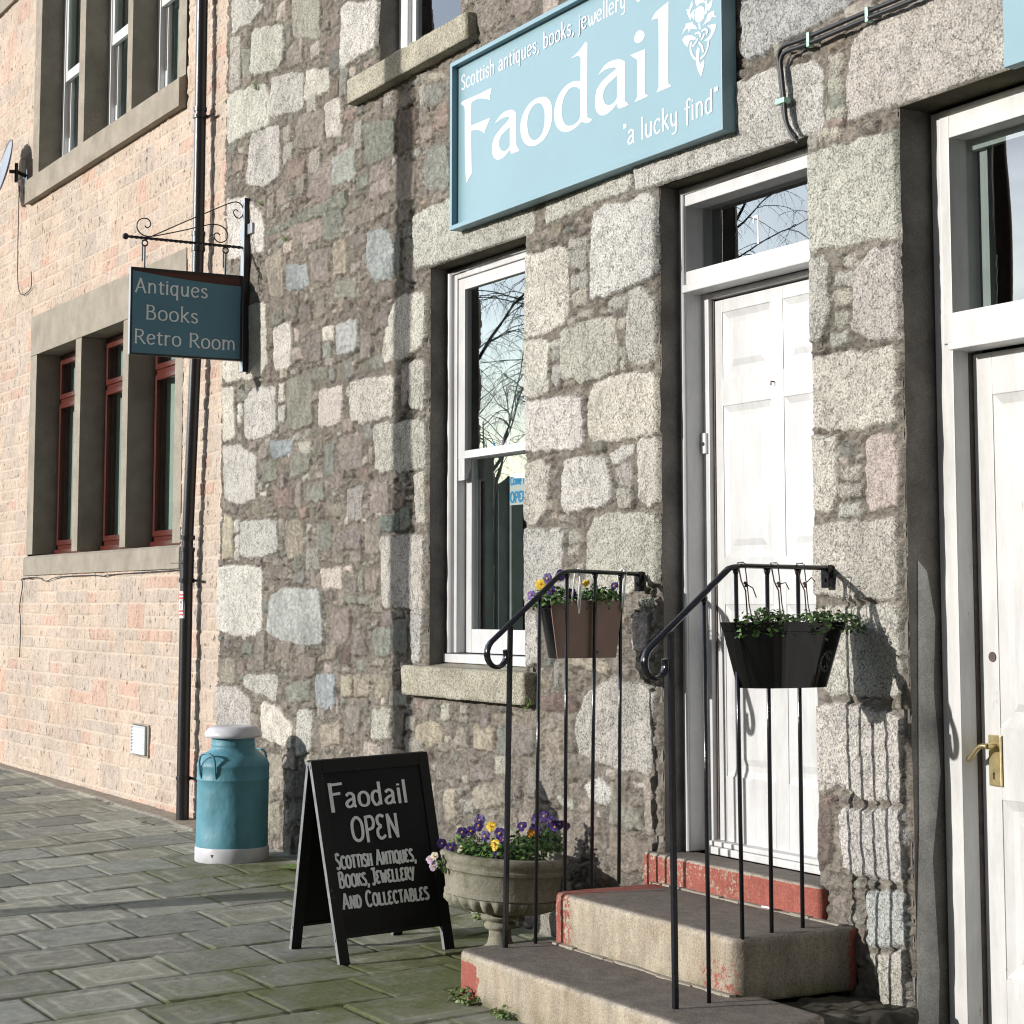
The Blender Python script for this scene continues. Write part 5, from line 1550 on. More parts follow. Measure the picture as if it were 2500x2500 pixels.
for k, l in enumerate(EMBLEM_BANDS):
    pts = catmull(P2(l), False, 5); n = len(pts); vs = []
    for sgn in (1, -1):
        for i in range(n):
            a, b = pts[max(i-1, 0)], pts[min(i+1, n-1)]
            dx, dy = (b[0]-a[0]), (b[1]-a[1]); l_ = math.hypot(dx, dy) or 1e-6
            vs.append((pts[i][0] - sgn*dy/l_*.0065, -.0516 - .00008 * k, pts[i][1] + sgn*dx/l_*.0042))
    m.add(vs, [(i, i+1, n+i+1, n+i) for i in range(n-1)])
m.build('thistle_emblem', M['sign_white'], sg)

# neighbouring sign, only its corner shows
s2 = thing('shop_sign', 'plain blue sign board at the upper right corner above the glazed side door', 'shop sign', (-3.9, -.03, 3.3))
MB().box(-4.925, -2.9, -.06, -.012, 3.306, 4.1).build('sign_board', M['sign'], s2, bevel=.003)
MB().box(-4.8, -4.74, -.012, .012, 3.36, 4.0).box(-3.1, -3.04, -.012, .012, 3.36, 4.0).build('batten', M['jamb'], s2)

# ------------------------------------------------------------------ hanging sign on its bracket
HX = -12.2
hs = thing('hanging_sign', 'teal hanging board listing shop goods on a black scrolled iron bracket', 'hanging sign', (HX, 0, 3.1))
m = MB(); m.box(HX - .032, HX + .030, -.050, -.026, 3.03, 4.19)
wp = m.build('wall_bar', M['galv'], hs, bevel=.002)
m = MB(); m.box(HX + .034, HX + .12, -.030, -.016, 3.945, 4.015).box(HX - .11, HX - .033, -.030, -.016, 3.93, 3.99).box(HX - .03, HX + .03, -.0255, .005, 3.2, 3.24).box(HX - .03, HX + .03, -.0255, .005, 3.9, 4.05)
m.build('fixing_lug', M['galv'], wp, bevel=.001)
m = MB(); m.box(HX + .0305, HX + .0335, -.0495, -.0085, 3.028, 4.192); m.build('bar_shade_strip', M['iron'], wp)  # black strip puts shade on the right side of the grey bar
m = MB()
m.tube([(HX, -.03 - .8 * k / 90, 3.861 + .006 * k / 90) for k in range(91)], .0105, 4, twist=.42)
m.build('cross_bar', M['iron'], hs)
m = MB(); m.lathe([(.001, -.022), (.012, -.018), (.020, -.008), (.022, 0), (.020, .008), (.012, .018), (.001, .022)], 0, 0, 16)
m.v = [(HX + x, -.848 + y, 3.867 + z) for x, y, z in m.v]; m.build('ball_finial', M['iron'], hs, smooth=True)
S1 = [(-0.720,3.948),(-0.705,3.935),(-0.684,3.955),(-0.695,3.989),(-0.731,3.996),(-0.766,3.975),(-0.775,3.936),(-0.758,3.903),(-0.729,3.884),(-0.693,3.879),(-0.672,3.883)]
R1 = [(-0.672,3.883),(-0.480,3.984),(-0.263,4.094),(-0.150,4.150),(-0.098,4.165),(-0.063,4.152),(-0.045,4.114),(-0.055,4.073),(-0.080,4.058),(-0.108,4.074),(-0.115,4.102),(-0.099,4.113),(-0.082,4.103)]
R2 = [(-0.665,3.882),(-0.479,3.935),(-0.334,3.980),(-0.261,3.999),(-0.202,3.993),(-0.165,3.964),(-0.157,3.922),(-0.178,3.892),(-0.215,3.883),(-0.245,3.903),(-0.249,3.931),(-0.231,3.944),(-0.210,3.933)]
for P_ in (S1, R1, R2):
    m = MB(); m.tube([(HX + (.004 if P_ is R2 else 0), y, z) for y, z in catmull(P_, False, 6)], .0042, 6); m.build('scroll', M['iron'], hs, smooth=True)
for hy in (-.72, -.168):
    m = MB()
    m.tube([(HX, hy + .019 * math.cos(a), 3.834 + .019 * math.sin(a)) for a in [2*math.pi*k/18 for k in range(18)]], .0055, 6, closed=True)
    m.box(HX - .005, HX + .005, hy - .003, hy + .005, 3.66, 3.818).box(HX - .005, HX + .005, hy - .018, hy - .012, 3.715, 3.82)
    m.build('hook', M['iron'], hs)
m = MB(); m.box(HX - .012, HX + .012, -.806, -.058, 3.106, 3.664)
bd = m.build('board', M['redbrown'], hs)
m = MB()
for a_ in ((-.812, -.800, 3.1, 3.67), (-.064, -.052, 3.1, 3.67)): m.box(HX - .0165, HX + .0165, *a_)
m.box(HX - .0165, HX + .0165, -.80, -.064, 3.655, 3.67).box(HX - .0165, HX + .0165, -.80, -.064, 3.1, 3.112)
m.build('board_frame', M['iron'], bd)
MB().box(HX - .017, HX + .0167, -.8145, -.8125, 3.104, 3.667).build('edge_strip', M['galv'], bd)
m = MB()   # peeling vinyl face
nx = 24
for i in range(nx + 1):
    t = i / nx
    ztop = 3.648 - .052 * t - .010 * math.sin(t * 3.1)
    for j in range(6):
        s_ = j / 5
        z_ = 3.112 + (ztop - 3.112) * s_
        m.v.append((HX + .0135 + (.006 * t * max(0, s_ - .7) / .3), -.799 + .736 * t, z_))
for i in range(nx):
    for j in range(5): m.f.append((i*6+j, (i+1)*6+j, (i+1)*6+j+1, i*6+j+1))
m.build('vinyl_face', M['teal'], bd)
hf = lambda y, z, h: (HX + .0205 + h, y, z)
text_mesh('lettering', [('Antiques', -.785, 3.508, .50, .125), ('Books', -.712, 3.337, .365, .125), ('Retro Room', -.785, 3.176, .70, .125)],
          M['pale_text'], bd, lambda y, z, h: (HX + .0145 + h, y, z - .012 * (y + .8)), pen=.10, contrast=.45, serif=.055)

# ------------------------------------------------------------------ drainpipe
def hp_(x, y, z):      # house frame -> world
    c_, s_ = math.cos(.0169), math.sin(.0169)
    return (-12.70 + x*c_ - y*s_, .082 + x*s_ + y*c_, z)
dp = thing('drainpipe', 'black cast iron drainpipe down the corner of the pink granite building', 'drainpipe', hp_(-.58, -.1, 0))
ctr = [(-.583, -.10, -.02), (-.583, -.10, .3), (-.577, -.10, 1.70)]
m = MB(); m.tube([hp_(*p) for p in ctr], .0445, 20); auto_smooth(m.build('lower_pipe', M['pipe'], dp))
ctr2 = [(-.577, -.10, 1.66), (-.574, -.10, 1.93), (-.467, -.10, 3.3), (-.452, -.10, 4.0), (-.449, -.10, 6.6)]
m = MB(); m.tube([hp_(*p) for p in ctr2], .0415, 20); auto_smooth(m.build('upper_pipe', M['pipe'], dp))
def pcx(z):
    for p, q in zip(ctr2[:-1], ctr2[1:]):
        if p[2] <= z <= q[2]: return p[0] + (q[0]-p[0]) * (z - p[2]) / (q[2]-p[2])
    return -.58
for z0, z1, r in ((1.66, 1.90, .049), (1.87, 1.90, .054), (1.655, 1.685, .056), (1.955, 1.985, .053), (1.80, 1.815, .052), (3.99, 4.02, .050), (4.10, 4.13, .050), (4.02, 4.10, .046), (5.0, 5.03, .047)):
    m = MB(); m.tube([hp_(pcx(z0), -.10, z0), hp_(pcx(z1), -.10, z1)], r, 20); auto_smooth(m.build('collar', M['pipe'], dp))
for z0 in (.285, 1.655, 4.95):
    m = MB(); m.tube([hp_(pcx(z0), -.10, z0), hp_(pcx(z0), -.10, z0 + .025)], .052, 20)
    m.box(*sorted((hp_(pcx(z0), 0, 0)[0], hp_(pcx(z0) + .13, 0, 0)[0])), .02, .034, z0 + .004, z0 + .021); auto_smooth(m.build('pipe_bracket', M['pipe'], dp))
m = MB(); m.tube([hp_(-.86, -.115, 1.795), hp_(-.55, -.152, 1.790)], .0035, 5); m.build('wire_stub', M['cable'], dp)
# dog notice stuck round the pipe
def on_pipe(a, z, h=.0):   # a = metres round the pipe, centre faces the camera's left
    an = math.radians(272) + a / .0445
    r = .0452 + h
    x, y, _ = hp_(-.58, -.10, 0)
    return (x + r * math.cos(an), y + r * math.sin(an), z)
def pipe_patch(name, a0, a1, z0, z1, h, mat, parent):
    m = MB(); n = 8
    for k in range(n + 1):
        a = a0 + (a1 - a0) * k / n
        m.v += [on_pipe(a, z0, h), on_pipe(a, z1, h)]
    for k in range(n): m.f.append((2*k, 2*k+2, 2*k+3, 2*k+1))
    return m.build(name, mat, parent)
nt = thing('sticker', 'small white dog notice stuck round the black drainpipe', 'sticker', on_pipe(0, 1.41))
pipe_patch('backing', -.042, .042, 1.405, 1.592, .0006, M['sticker'], nt)
for z0 in (1.562, 1.538, 1.448, 1.424):
    pipe_patch('red_print', -.032, .034, z0, z0 + .013, .0012, M['sticker_red'], nt)
m = MB()
dog = [(-.028,.485),(-.024,.498),(-.010,.500),(.006,.512),(.010,.528),(.006,.534),(.012,.537),(.016,.542),(.022,.536),(.032,.533),(.031,.527),(.022,.524),(.018,.505),(.017,.470),(.012,.470),(.010,.488),(-.008,.486),(-.012,.470),(-.017,.470),(-.018,.484),(-.024,.480)]
filled(m, [dog], lambda a, z: on_pipe(a, 1.0 + z, .0013), False)
m.build('dog_silhouette', M['ink'], nt)

# ------------------------------------------------------------------ satellite dish and loose wires on the left building
sd = thing('satellite_dish', 'grey satellite dish on a wall arm at the left edge of the pink building', 'satellite dish', hp_(-5.3, 0, 5.5))
cdx, cdy, cdz = -5.375, -.215, 5.535
nrm = Vector((-.06, -.97, .22)).normalized(); ux = nrm.cross(Vector((0, 0, 1))).normalized(); uz = ux.cross(nrm).normalized()
if uz.z < 0: uz = -uz
m = MB(); rings = 7; nn = 40
for side in (0, 1):
    for i in range(rings + 1):
        t = i / rings
        for k in range(nn):
            a = 2 * math.pi * k / nn
            q = Vector((cdx, cdy, cdz)) + ux * (.26 * t * math.cos(a)) + uz * (.29 * t * math.sin(a)) - nrm * (.035 * (1 - t*t) + (.010 if side else 0))
            m.v.append(hp_(*q))
    b0 = side * (rings + 1) * nn
    for i in range(rings):
        for k in range(nn):
            l = (k + 1) % nn
            f = (b0 + i*nn + k, b0 + i*nn + l, b0 + (i+1)*nn + l, b0 + (i+1)*nn + k)
            m.f.append(f if side == 0 else f[::-1])
e0 = rings * nn; e1 = (2 * rings + 1) * nn
for k in range(nn):
    l = (k + 1) % nn; m.f.append((e0 + k, e1 + k, e1 + l, e0 + l))
m.build('reflector', M['dish'], sd, smooth=True)
m = MB(); m.tube([hp_(-5.30, -.17, 5.50), hp_(-5.28, -.10, 5.50), hp_(-5.26, -.02, 5.46)], .018, 10).tube([hp_(-5.28, -.11, 5.40), hp_(-5.28, -.11, 5.58)], .016, 8).box(*sorted((hp_(-5.40, 0, 0)[0], hp_(-5.26, 0, 0)[0])), -.02, .0, 5.38, 5.54)
m.build('mount', M['iron'], sd)
m = MB(); p0 = Vector((cdx, cdy, cdz)) - uz * .29; p1 = Vector((cdx, cdy, cdz)) + nrm * .33 - uz * .18
m.tube([hp_(*p0), hp_(*p1)], .010, 8).tube([hp_(*p1), hp_(*(p1 - nrm * .07))], .024, 10); m.build('feed_arm', M['galv'], sd)

def wire(name, label, pts, r, mat, dep=-.035):
    m = MB(); m.tube([hp_(x, dep - .006 * math.sin(x*9), z) for x, z in catmull(pts, False, 5)], r, 6)
    return tag(m.build(name, mat, None, smooth=True), label, 'cable')
wire('cable', 'thin black aerial cable hanging in a loop below the satellite dish', [(-5.42,5.40),(-5.42,5.0),(-5.40,4.56),(-5.34,4.40),(-5.22,4.345),(-4.974,4.38),(-4.985,4.523)], .0045, M['cable'])
tag(MB().box(*sorted((hp_(-5.02,0,0)[0], hp_(-4.95,0,0)[0])), -.012, .01, 4.515, 4.60).build('cable_socket', M['upvc'], None, bevel=.006), 'small white cable entry plate on the pink wall', 'cable socket')
wire('cable', 'black cable end hanging down from the left end of the lower window sill', [(-5.058,1.031),(-5.051,1.339),(-5.098,1.481),(-5.012,1.681),(-5.06,1.724),(-4.95,1.736),(-4.728,1.732)], .0045, M['cable'])
wire('cable', 'slack black cable running along the underside of the lower window sill', [(-4.830,1.742),(-4.496,1.734),(-4.396,1.712),(-4.235,1.706),(-3.862,1.735),(-2.983,1.737),(-2.625,1.725),(-2.440,1.736),(-.66,1.750)], .004, M['cable'], -.03)

# double cable over the side door
cpts = [(-6.115,3.305),(-6.167,3.362),(-6.196,3.42),(-6.206,3.503),(-6.222,3.62),(-6.225,3.665),(-6.186,3.692),(-6.039,3.688),(-5.663,3.691),(-5.43,3.690),(-4.6,3.70),(-3.4,3.71)]
ct = thing('cable', 'pair of thick black cables clipped with green ties over the stone lintel', 'cable', (-5.6, 0, 3.69))
for k, (dx, dz) in enumerate(((0, .014), (.020, -.014))):
    m = MB(); m.tube([(x + dx, -.040 - .004*k, z + dz) for x, z in catmull(cpts, False, 6)], .009, 8); m.build('cable_run', M['cable'], ct, smooth=True)
for (x, z, vert) in ((-6.216, 3.485, True), (-6.02, 3.688, False), (-5.66, 3.691, False), (-4.9, 3.697, False)):
    m = MB()
    if vert: m.box(x - .018, x + .044, -.056, -.022, z - .012, z + .012)
    else: m.box(x - .010, x + .010, -.053, -.024, z - .030, z + .030)
    m.build('cable_tie', M['tie'], ct, bevel=.006)

# ------------------------------------------------------------------ steps
stp = thing('stone_steps', 'worn concrete entrance steps with flaking red paint up to the white door', 'steps', (-6.5, -.5, -.06))
def step(name, x0, x1, y0, y1, z0, z1, r, rv, paintf, seed):
    v, f = rbox(x0, x1, y0, y1, z0, z1, r, .014, rv, .0035, seed, 16.0)
    o = weld(mesh_obj(name, v, f, M['step'], stp), .0008)
    me = o.data; n = len(me.vertices)
    co = np.empty(n * 3, np.float32); me.vertices.foreach_get('co', co); co = co.reshape(-1, 3)
    no = np.empty(n * 3, np.float32); me.vertices.foreach_get('normal', no); no = no.reshape(-1, 3)
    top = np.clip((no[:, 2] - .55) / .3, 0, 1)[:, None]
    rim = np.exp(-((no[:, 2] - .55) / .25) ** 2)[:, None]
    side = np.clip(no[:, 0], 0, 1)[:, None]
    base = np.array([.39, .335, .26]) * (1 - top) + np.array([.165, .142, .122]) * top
    base = base * (1 - .35 * side * (1 - top)) + rim * .10  # faces turned right are darkened in the colour, standing in for shade
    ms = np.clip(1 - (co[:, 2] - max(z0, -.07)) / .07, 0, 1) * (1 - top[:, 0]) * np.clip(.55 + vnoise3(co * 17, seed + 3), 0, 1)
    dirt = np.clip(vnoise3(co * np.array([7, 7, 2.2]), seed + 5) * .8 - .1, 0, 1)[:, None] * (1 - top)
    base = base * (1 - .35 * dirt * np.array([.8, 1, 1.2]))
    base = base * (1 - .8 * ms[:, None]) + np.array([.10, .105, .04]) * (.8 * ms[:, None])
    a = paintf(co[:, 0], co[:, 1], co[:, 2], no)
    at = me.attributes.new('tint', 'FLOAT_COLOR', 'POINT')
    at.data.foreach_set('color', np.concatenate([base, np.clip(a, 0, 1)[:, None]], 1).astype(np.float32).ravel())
    return o
def sm(x, a, b): return np.clip((x - a) / (b - a), 0, 1)
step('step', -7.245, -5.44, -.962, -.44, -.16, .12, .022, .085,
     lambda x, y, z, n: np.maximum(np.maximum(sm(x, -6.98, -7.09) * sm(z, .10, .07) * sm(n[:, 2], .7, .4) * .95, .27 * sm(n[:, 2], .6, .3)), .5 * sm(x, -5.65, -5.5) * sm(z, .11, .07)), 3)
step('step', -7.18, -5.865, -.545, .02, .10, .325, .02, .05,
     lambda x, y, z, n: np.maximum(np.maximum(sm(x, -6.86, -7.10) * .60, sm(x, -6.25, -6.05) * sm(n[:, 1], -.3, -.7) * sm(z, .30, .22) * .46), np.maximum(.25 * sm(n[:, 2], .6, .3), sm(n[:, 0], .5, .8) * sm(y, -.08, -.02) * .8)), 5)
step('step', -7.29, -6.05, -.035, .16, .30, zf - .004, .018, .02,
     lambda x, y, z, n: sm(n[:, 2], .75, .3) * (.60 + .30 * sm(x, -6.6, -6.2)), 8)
m = MB()
v, f = rbox(-5.90, -5.52, -.46, .03, -.25, .085, .05, .012, .10, .020, 61, 17.0)
m.add(v, f)
weld(m.build('rough_footing', M['rubble_dark'], stp))
m = MB(); rg = random.Random(9)   # mortar fillet between the treads
for (x0, x1, y, z) in ((-7.2, -5.95, -.045, .327), (-7.15, -5.9, -.552, .122)):
    x = x0
    while x < x1:
        w = rg.uniform(.05, .14); v, f = rbox(x, x + w, y - rg.uniform(.012, .022), y + .02, z - .02, z + rg.uniform(.002, .010), .006, .02, .008, .003, int(x*100) & 255, 40); m.add(v, f); x += w * .9
m.build('mortar_fillet', M['surround'], stp, smooth=True)

# ------------------------------------------------------------------ railings
def railing(label, base, top, bend, scroll_end, wall, thick_first=True):
    r = thing('railing', label, 'railing', (base[0][0], base[0][1], base[0][2]), 'black iron handrails beside the steps')
    b = Vector(bend); e = Vector(scroll_end); w = Vector(wall)
    d = (e - b).normalized(); hd = Vector((d.x, d.y, 0)).normalized(); up = Vector((0, 0, 1))
    pts = [w + Vector((0, 0, 0)), b + (w - b) * .5, b + (w - b).normalized() * .05, b + (w - b).normalized() * .018 - up * .003, b + d * .02, b + d * .05, b + (e - b) * .5]
    # scroll curls under and back to the post
    rad = .062
    s0 = e - d * .02
    pts.append(s0)
    perp = (up * -1 - d * (-d.z)).normalized()   # towards below the rail
    c0 = s0 + perp * rad
    for k in range(1, 15):
        a = k / 14 * 4.5
        rr = rad * (1 - .045 * k * .5)
        pts.append(c0 + d * (math.sin(a) * rr) - perp * (math.cos(a) * rr))
    m = MB(); m.tube(pts, [.0175] * (len(pts) - 2) + [.0155, .013], 10, ry=[.0095] * (len(pts) - 2) + [.010, .009], up=(0, 0, 1))
    auto_smooth(m.build('handrail', M['rail'], r), 60)
    for i, (p, q) in enumerate(zip(base, top)):
        m = MB()
        if i == 0: m.tube([p, q], .0122, 4, twist=0)
        else:
            m.tube([p, q], .0078, 10)
            m.tube([Vector(q) - Vector((0, 0, .02)), q], [.0085, .014], 10)
        o = m.build('baluster', M['rail'], r, smooth=(i > 0))
    m = MB(); m.box(w.x - .022, w.x + .022, -.045, -.020, w.z - .075, w.z + .012)
    br = m.build('wall_bracket', M['rail'], r, bevel=.004)
    m = MB(); m.tube([(w.x + .004, -.045, w.z - .045), (w.x + .004, -.052, w.z - .045)], .008, 10); m.build('bolt', M['rail'], br)
    return r
LB = [(-7.155,-.775,.112),(-7.186,-.618,.112),(-7.218,-.460,.318),(-7.247,-.314,.318),(-7.278,-.160,.318)]
LT = [(-7.160,-.749,1.412),(-7.192,-.592,1.536),(-7.221,-.444,1.630),(-7.253,-.286,1.630),(-7.282,-.140,1.626)]
railing('left hand black iron railing with scrolled end and brown backed planter', LB, LT, (-7.218,-.458,1.643), (-7.132,-.868,1.335), (-7.305,-.02,1.632))
RB_ = [(-5.813,-.833,.112),(-5.845,-.673,.112),(-5.879,-.505,.318),(-5.909,-.356,.318),(-5.941,-.194,.318)]
RT = [(-5.812,-.842,1.405),(-5.844,-.678,1.525),(-5.876,-.518,1.630),(-5.909,-.356,1.630),(-5.941,-.193,1.630)]
railing('right hand black iron railing with scrolled end carrying the glossy black planter', RB_, RT, (-5.872,-.539,1.640), (-5.782,-.965,1.335), (-5.975,-.02,1.637))
m = MB()
# ------------------------------------------------------------------ half basket planters
def half_pot(label, x, yc, ztop, h, wt, wb, dt, db, side, mat_in, back_mat, rz=0.0):
    """flat back in the plane x, bulging to side (+1/-1)"""
    t = thing('planter', label, 'planter', (x, yc, ztop - h))
    n = 28; lv = 14
    m = MB()
    def pt(f, a, th=0.0):
        W = (wb + (wt - wb) * f) / 2 - th; D_ = db + (dt - db) * f - th
        rim = .006 if f > .86 else 0
        c_, s_ = math.cos(a), math.sin(a)
        ex = .72
        yy = -math.copysign(abs(c_) ** ex, c_) * (W + rim); xx = (abs(s_) ** ex) * (D_ + rim)
        return (x + side * xx, yc + yy, ztop - h + h * f)
    lev = [0, .02, .2, .4, .6, .8, .855, .865, 1.0]
    for f in lev:
        for k in range(n + 1): m.v.append(pt(f, math.pi * k / n))
    q = n + 1
    for i in range(len(lev) - 1):
        for k in range(n): m.f.append((i*q+k, i*q+k+1, (i+1)*q+k+1, (i+1)*q+k))
    m.f.append(tuple(range(n, -1, -1)))
    sh = m.build('shell', mat_in, t, smooth=False); auto_smooth(sh, 35)
    m = MB()
    bp = [(-wb/2, 0), (wb/2, 0), (wt/2, h), (-wt/2, h)]
    m.prism(bp, lambda u, v, d: (x + d, yc + u, ztop - h + v), -side * .006, side * .002)
    bk = m.build('back_panel', back_mat, t, bevel=.002)
    m = MB()
    for (u, v, r_) in ((-.11, h*.86, .005), (.0, h*.86, .005), (.11, h*.86, .005), (.05, h*.10, .006)):
        m.tube([(x - side * .007, yc + u, ztop - h + v), (x - side * .0075, yc + u, ztop - h + v)], r_, 10)
    m.build('drain_hole', M['ink'], bk)
    m = MB(); m.v = [pt(.9, math.pi * k / n, .008) for k in range(n + 1)]; m.f = [tuple(range(n + 1))]
    m.build('soil', M['soil'], t)
    return t, pt
RNG = random.Random(77)
tL, ptL = half_pot('black half basket planter showing its brown back on the left railing', -7.275, -.318, 1.518, .245, .36, .29, .22, .17, -1, M['pot_black'], M['pot_brown'])
tR, ptR = half_pot('glossy black half basket planter hung outside the right railing', -5.888, -.325, 1.437, .235, .50, .36, .165, .12, 1, M['pot_black'], M['pot_black'])
# round embossed mark on the right planter
def pot_mark():
    m = MB()
    ac = math.radians(118)
    def on(u, v, h=.0012):     # u round the shell in metres, v up
        f = .40 + v / .235
        a = ac + u / .205
        p = Vector(ptR(f, a)); p2 = Vector(ptR(f, a + .01)); p3 = Vector(ptR(f + .01, a))
        n_ = (p2 - p).cross(p3 - p).normalized()
        if n_.x < 0: n_ = -n_
        return p + n_ * h
    def ringp(r0, r1, a0, a1, h):
        k = 10; vs = []
        for i in range(k + 1):
            a = a0 + (a1 - a0) * i / k
            vs += [on(r0 * math.cos(a), r0 * math.sin(a), h), on(r1 * math.cos(a), r1 * math.sin(a), h)]
        m.add(vs, [(2*i, 2*i+1, 2*i+3, 2*i+2) for i in range(k)])
    rg = random.Random(3)
    a = 0.0
    while a < 6.1:
        d_ = rg.uniform(.16, .3); ringp(.030, .040, a, a + d_, .0012); a += d_ + .1
    for k in range(16):
        u, v = rg.uniform(-.02, .02), rg.uniform(-.022, .022)
        s_ = rg.uniform(.004, .009)
        m.add([on(u - s_, v, .0011 + k*.00005), on(u, v - s_*rg.uniform(.4, 1), .0011 + k*.00005), on(u + s_*rg.uniform(.5, 1.2), v, .0011 + k*.00005), on(u, v + s_, .0011 + k*.00005)], [(0, 1, 2, 3)])
    m.build('moulded_emblem', M['emblem'], tR)
pot_mark()
# wires over the rail
for (y, dz) in ((-.395, 0), (-.150, 0)):
    xr = -7.24 if y < -.3 else -7.285
    m = MB()
    for o_ in (0, .022):
        m.tube([(xr - .03 + .055, y + o_ * .3, 1.485 - o_), (xr + .018, y + .012 + o_ * .4, 1.575), (xr + .012, y + .022 + o_ * .5, 1.648), (xr - .006, y + .024 + o_*.4, 1.656), (xr - .022, y + .015, 1.64), (xr - .03, y, 1.50)], .0035, 6)
    tag(m.build('wire_hook', M['wire'], None, smooth=True), ('white wire hook over the left rail nearer the street' if y < -.3 else 'white wire hook over the left rail nearer the wall'), 'wire hook')
for k, (y, lab) in enumerate(((-.495, 'brown cord tied round the right rail at the outermost baluster'), (-.335, 'brown cord with loose ends knotted by the middle upright of the right rail'), (-.205, 'brown cord forming a narrow V below the right rail near the wall'))):
    x = -5.88 - .12 * (y + .5)
    m = MB(); rg = random.Random(k)
    m.tube([(x + .02, y, 1.652), (x - .02, y + .003, 1.652), (x - .012, y + .012, 1.585), (x + .01, y + .015, 1.55), (x + .014, y + .02, 1.44)], .0028, 5)
    m.tube([(x + .02, y + .006, 1.65), (x + .012, y + .02, 1.585), (x + .010, y + .03, 1.50), (x + .012, y + .045, 1.43)], .0022, 5)
    m.tube([(x + .008, y + .012, 1.580), (x + .016, y + .016, 1.572), (x + .008, y + .018, 1.566)], .006, 6)
    m.tube([(x + .01, y + .015, 1.575), (x + .02, y + .04, 1.56 + .02*k), (x + .02, y + .055, 1.525 + .03*k)], .0022, 5)
    tag(m.build('cord', M['cord'], None), lab, 'cord')

# ------------------------------------------------------------------ plants
def leaf_cloud(m, pts, size, rng, spread=.6):
    for p, n in pts:
        s = size * rng.uniform(.6, 1.25)
        n = (n + Vector((rng.uniform(-1, 1), rng.uniform(-1, 1), rng.uniform(-.5, 1))) * spread).normalized()
        t = Vector((rng.uniform(-1, 1), rng.uniform(-1, 1), rng.uniform(-.6, .6)))
        t = (t - n * t.dot(n)).normalized(); b = n.cross(t)
        c = Vector(p)
        m.add([c - t*s*.5, c - t*s*.1 + b*s*.30 + n*s*.10, c + t*s*.3 + b*s*.24 + n*s*.06, c + t*s*.55 - n*s*.1, c + t*s*.3 - b*s*.24 + n*s*.06, c - t*s*.1 - b*s*.30 + n*s*.10],
              [(0, 1, 5), (1, 2, 4, 5), (2, 3, 4)])
def bloom(c, n, r, kind, parent, rng):
    r = r * 1.15
    n = Vector(n).normalized(); up = Vector((0, 0, 1)); t = up.cross(n).normalized(); b = n.cross(t)
    m = MB(); k = 8; sc_ = []
    spec = [(125, .62, .56), (55, .62, .56), (180, .58, .52), (0, .58, .52), (270, .62, .62)]
    for i, (a, d_, rr) in enumerate(spec):
        a = math.radians(a + rng.uniform(-8, 8))
        cc = Vector(c) + (t*math.cos(a) + b*math.sin(a)) * r * d_ * .8 + n * (.0016 * i)
        vs = [cc + n * r * .05]
        for q in range(k):
            th = 2*math.pi*q/k
            vs.append(cc + (t*math.cos(th) + b*math.sin(th)) * r * rr * rng.uniform(.9, 1.08) + n * r * rng.uniform(-.10, .10))
        n0 = len(m.f)
        m.add(vs, [(0, q+1, (q+1) % k + 1) for q in range(k)])
    o = m.build('flower', M[kind], parent)
    e = MB(); cc = Vector(c) + n * .0095
    e.add([cc + n*.001] + [cc + (t*math.cos(2*math.pi*q/8) + b*math.sin(2*math.pi*q/8)) * r * .2 for q in range(8)], [(0, q+1, (q+1) % 8 + 1) for q in range(8)])
    e.build('flower_eye', M['orange'] if kind in ('yellow', 'cream') else M['eye'], o)
def plant(name, label, cat, ctr, rx, ry, h, nl, size, flowers, rng, mat='leaf', group=None, base_drop=.0):
    t = thing(name, label, cat, ctr, group)
    pts = []
    for _ in range(nl):
        a = rng.uniform(0, 2*math.pi); q = math.sqrt(rng.random()); f = rng.random() ** .6
        x, y = rx*q*math.cos(a), ry*q*math.sin(a)
        z = h * math.sqrt(max(0, 1 - q*q*.8)) * f * rng.uniform(.75, 1.15) - base_drop * q * rng.random()
        pts.append((Vector(ctr) + Vector((x, y, z)), Vector((x/rx*.6, y/ry*.6, .8))))
    m = MB(); leaf_cloud(m, pts, size, rng); m.build('foliage', M[mat], t)
    m = MB()
    for _ in range(14):
        a = rng.uniform(0, 2*math.pi); q = rng.random()*.8
        m.tube([Vector(ctr) + Vector((rx*q*.4*math.cos(a), ry*q*.4*math.sin(a), -.03)), Vector(ctr) + Vector((rx*q*math.cos(a), ry*q*math.sin(a), h*.8))], .0016, 4)
    m.build('stem', M['stem'], t)
    for (dx, dy, dz, r, kind) in flowers:
        c = Vector(ctr) + Vector((dx, dy, dz))
        bloom(c, Vector((.85 + rng.uniform(-.3, .3), -.75 + rng.uniform(-.35, .35), .25 + rng.uniform(-.2, .35))), r, kind, t, rng)
    return t
rg = random.Random(15)
# in the left planter
plant('pansy_plant', 'purple and yellow pansies at the street end of the left planter', 'pansy', (-7.34, -.44, 1.51), .10, .10, .075, 240, .028,
      [(-.01,-.06,.075,.021,'yellow'), (.01,-.035,.10,.022,'purple'), (.03,.02,.115,.024,'purple'), (-.02,-.10,.03,.018,'violet'), (.045,.06,.035,.022,'purple'), (.03,-.03,.05,.019,'purple')], rg, base_drop=.05)
plant('pansy_plant', 'leafy pansy with one small yellow bloom at the wall end of the left planter', 'pansy', (-7.33, -.24, 1.505), .10, .12, .085, 300, .028,
      [(.04,-.07,.085,.016,'yellow'), (.03,.08,.075,.016,'purple')], rg, base_drop=.03)
